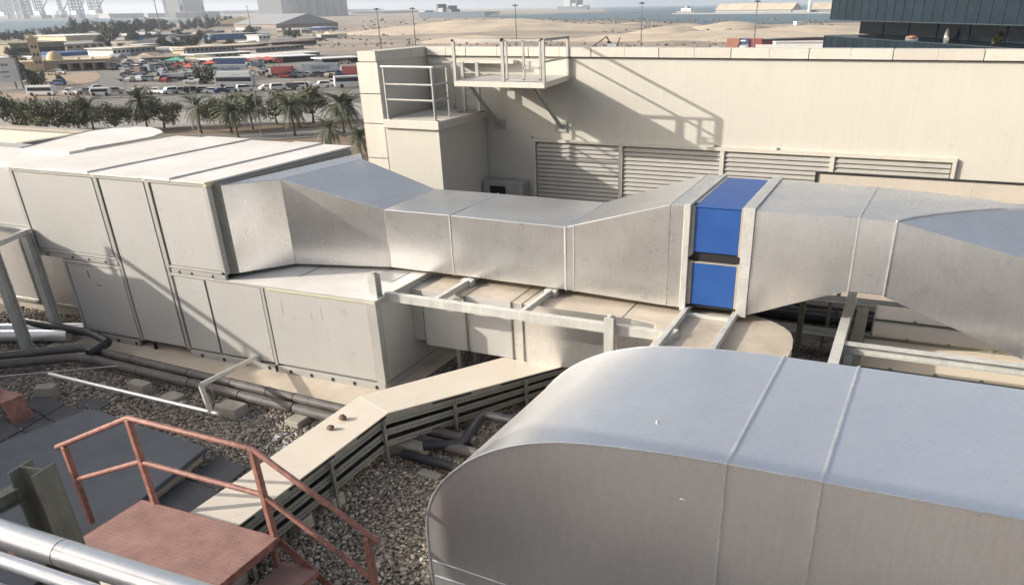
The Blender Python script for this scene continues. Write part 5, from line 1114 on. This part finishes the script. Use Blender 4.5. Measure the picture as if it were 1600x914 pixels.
# containers by the right mast and long white roof
for (px, py, m_, z, lab) in ((1143,79,'containor',0,'orange shipping container, lower left of the stack'),(1145,79,'containor',2.6,'orange shipping container, upper left of the stack'),(1160,79,'contain',0,'grey shipping container, lower middle of the stack'),(1160,79,'carb',2.6,'dark shipping container with a pale mark, upper middle'),(1180,79,'containred',0,'dark red shipping container, lower right of the stack'),(1180,79,'containred',2.6,'dark red shipping container, upper right of the stack')):
    p = gp(px,py); o = MB().box((p.x-3,p.y-1.2,GZ+z),(p.x+3,p.y+1.2,GZ+z+2.55))
    for i in range(14): o.box((p.x-2.9+i*.43,p.y-1.24,GZ+z+.15),(p.x-2.7+i*.43,p.y-1.2,GZ+z+2.4))
    D = thing('shipping_container',(p.x,p.y,GZ+z),lab,'container','stacked shipping containers'); o.build('box',m_,D); MB().box((p.x-1.5,p.y-1.27,GZ+z+1.3),(p.x+1.5,p.y-1.24,GZ+z+1.9)).build('printed_panel','carw' if 'pale' in lab or 'grey' in lab else m_,D)
building('dark_shed',(1190,79),(1300,74),14,12,'containred','shade','long dark shed at the foot of the glass building',over=.2)
building('white_roof',(1210,82),(1299,81),15,6,'white','white','long white roofed trailer row above the coping, the upper one','trailer',over=.2)
building('white_roof',(1180,84),(1300,84),12,5,'white','white','long white roofed trailer row above the coping, the lower one','trailer',win=12,over=.2,winh=.2)
for px0, px1, lab in ((1078,1108,'low dark trailer just above the coping'),(1110,1122,'low white van roof just above the coping')):
    building('trailer',(px0,84),(px1,84),8.5,4,'shade' if px0==1078 else 'white','shade' if px0==1078 else 'white',lab,'trailer',over=.1)
q = gp(957,79); D = thing('excavator',tuple(q),'dark excavator with a long arm on the sand above the coping','excavator')
MB().box((q.x-3,q.y-1.5,GZ),(q.x+3,q.y+1.5,GZ+1)).build('track','shade',D); MB().box((q.x-2.4,q.y-1.4,GZ+1),(q.x+2.6,q.y+1.4,GZ+3)).build('body','grey2',D); MB().box((q.x-2.4,q.y-1.3,GZ+3),(q.x-.8,q.y,GZ+4.2)).build('cab','glass',D)
MB().bar((q.x-1,q.y,GZ+2.5),(q.x-3.2,q.y,GZ+6.2),.5,.6).bar((q.x-3.2,q.y,GZ+6.2),(q.x-11,q.y,GZ+1.5),.4,.5).build('boom','shade',D); MB().bar((q.x+2.5,q.y,GZ+2.5),(q.x+4.0,q.y,GZ+5.8),.4,.5).build('rear_arm','shade',D)
for px, w_, lab in ((1005,9,'heap of pale rubble behind the tall lamp mast'),(912,8,'heap of pale rubble left of the excavator')): dune(px-w_*1.6,px+w_*1.6,78,7,14,int(px),name='rubble_heap',m='concrete')
# scrub and dark specks on the sand
sc_ = MB(); R5 = random.Random(9)
for _ in range(900):
    px, py = R5.uniform(440,1300), R5.uniform(30,74); 
    if px < 560 and py < 45: continue
    p = gp(px,py); s = R5.uniform(.4,1.3)*(p-EYE).length/500
    sc_.loft([[(p.x+s*r_*math.cos(k*1.257),p.y+s*r_*math.sin(k*1.257),GZ-.3+s*zz) for k in range(5)] for r_,zz in ((1,0),(.8,.45),(.2,.7))])
M['scrub'] = leaf_mat('scrub_leaf',(.06,.055,.04),(.17,.14,.11))
tag(sc_.build('scrub','scrub'),'low dry scrub scattered over the sand flats','scrub',kind='stuff')
rb = MB()
for _ in range(500):
    px, py = R5.uniform(790,1120), R5.uniform(31,36) if R5.random()<.7 else R5.uniform(37,44); p = gp(px,py); s = R5.uniform(.6,1.8)
    rb.loft([[(p.x+s*r_*math.cos(k*1.257),p.y+s*r_*math.sin(k*1.257),GZ-.3+s*zz) for k in range(5)] for r_,zz in ((1,0),(.9,.5),(.3,.8))])
M['shorerock'] = leaf_mat('shore_stone',(.06,.06,.06),(.16,.15,.14))
tag(rb.build('shore_rocks','shorerock'),'dark boulders along the shoreline','rocks',kind='stuff')
# ================================================================== HAZE
hm = bpy.data.materials.new('haze'); hm.use_nodes = True; nt = hm.node_tree; nt.nodes.clear()
o_ = nt.nodes.new('ShaderNodeOutputMaterial'); v = nt.nodes.new('ShaderNodeVolumePrincipled'); v.inputs['Color'].default_value = (.80,.88,1,1); v.inputs['Density'].default_value = .00011; v.inputs['Anisotropy'].default_value = .3
nt.links.new(v.outputs[0], o_.inputs['Volume'])
o = MB().box((-27000,-4000,GZ-1.5),(27000,28000,190)).build('haze',hm); tag(o,'pale even haze over the harbour','haze',kind='stuff')
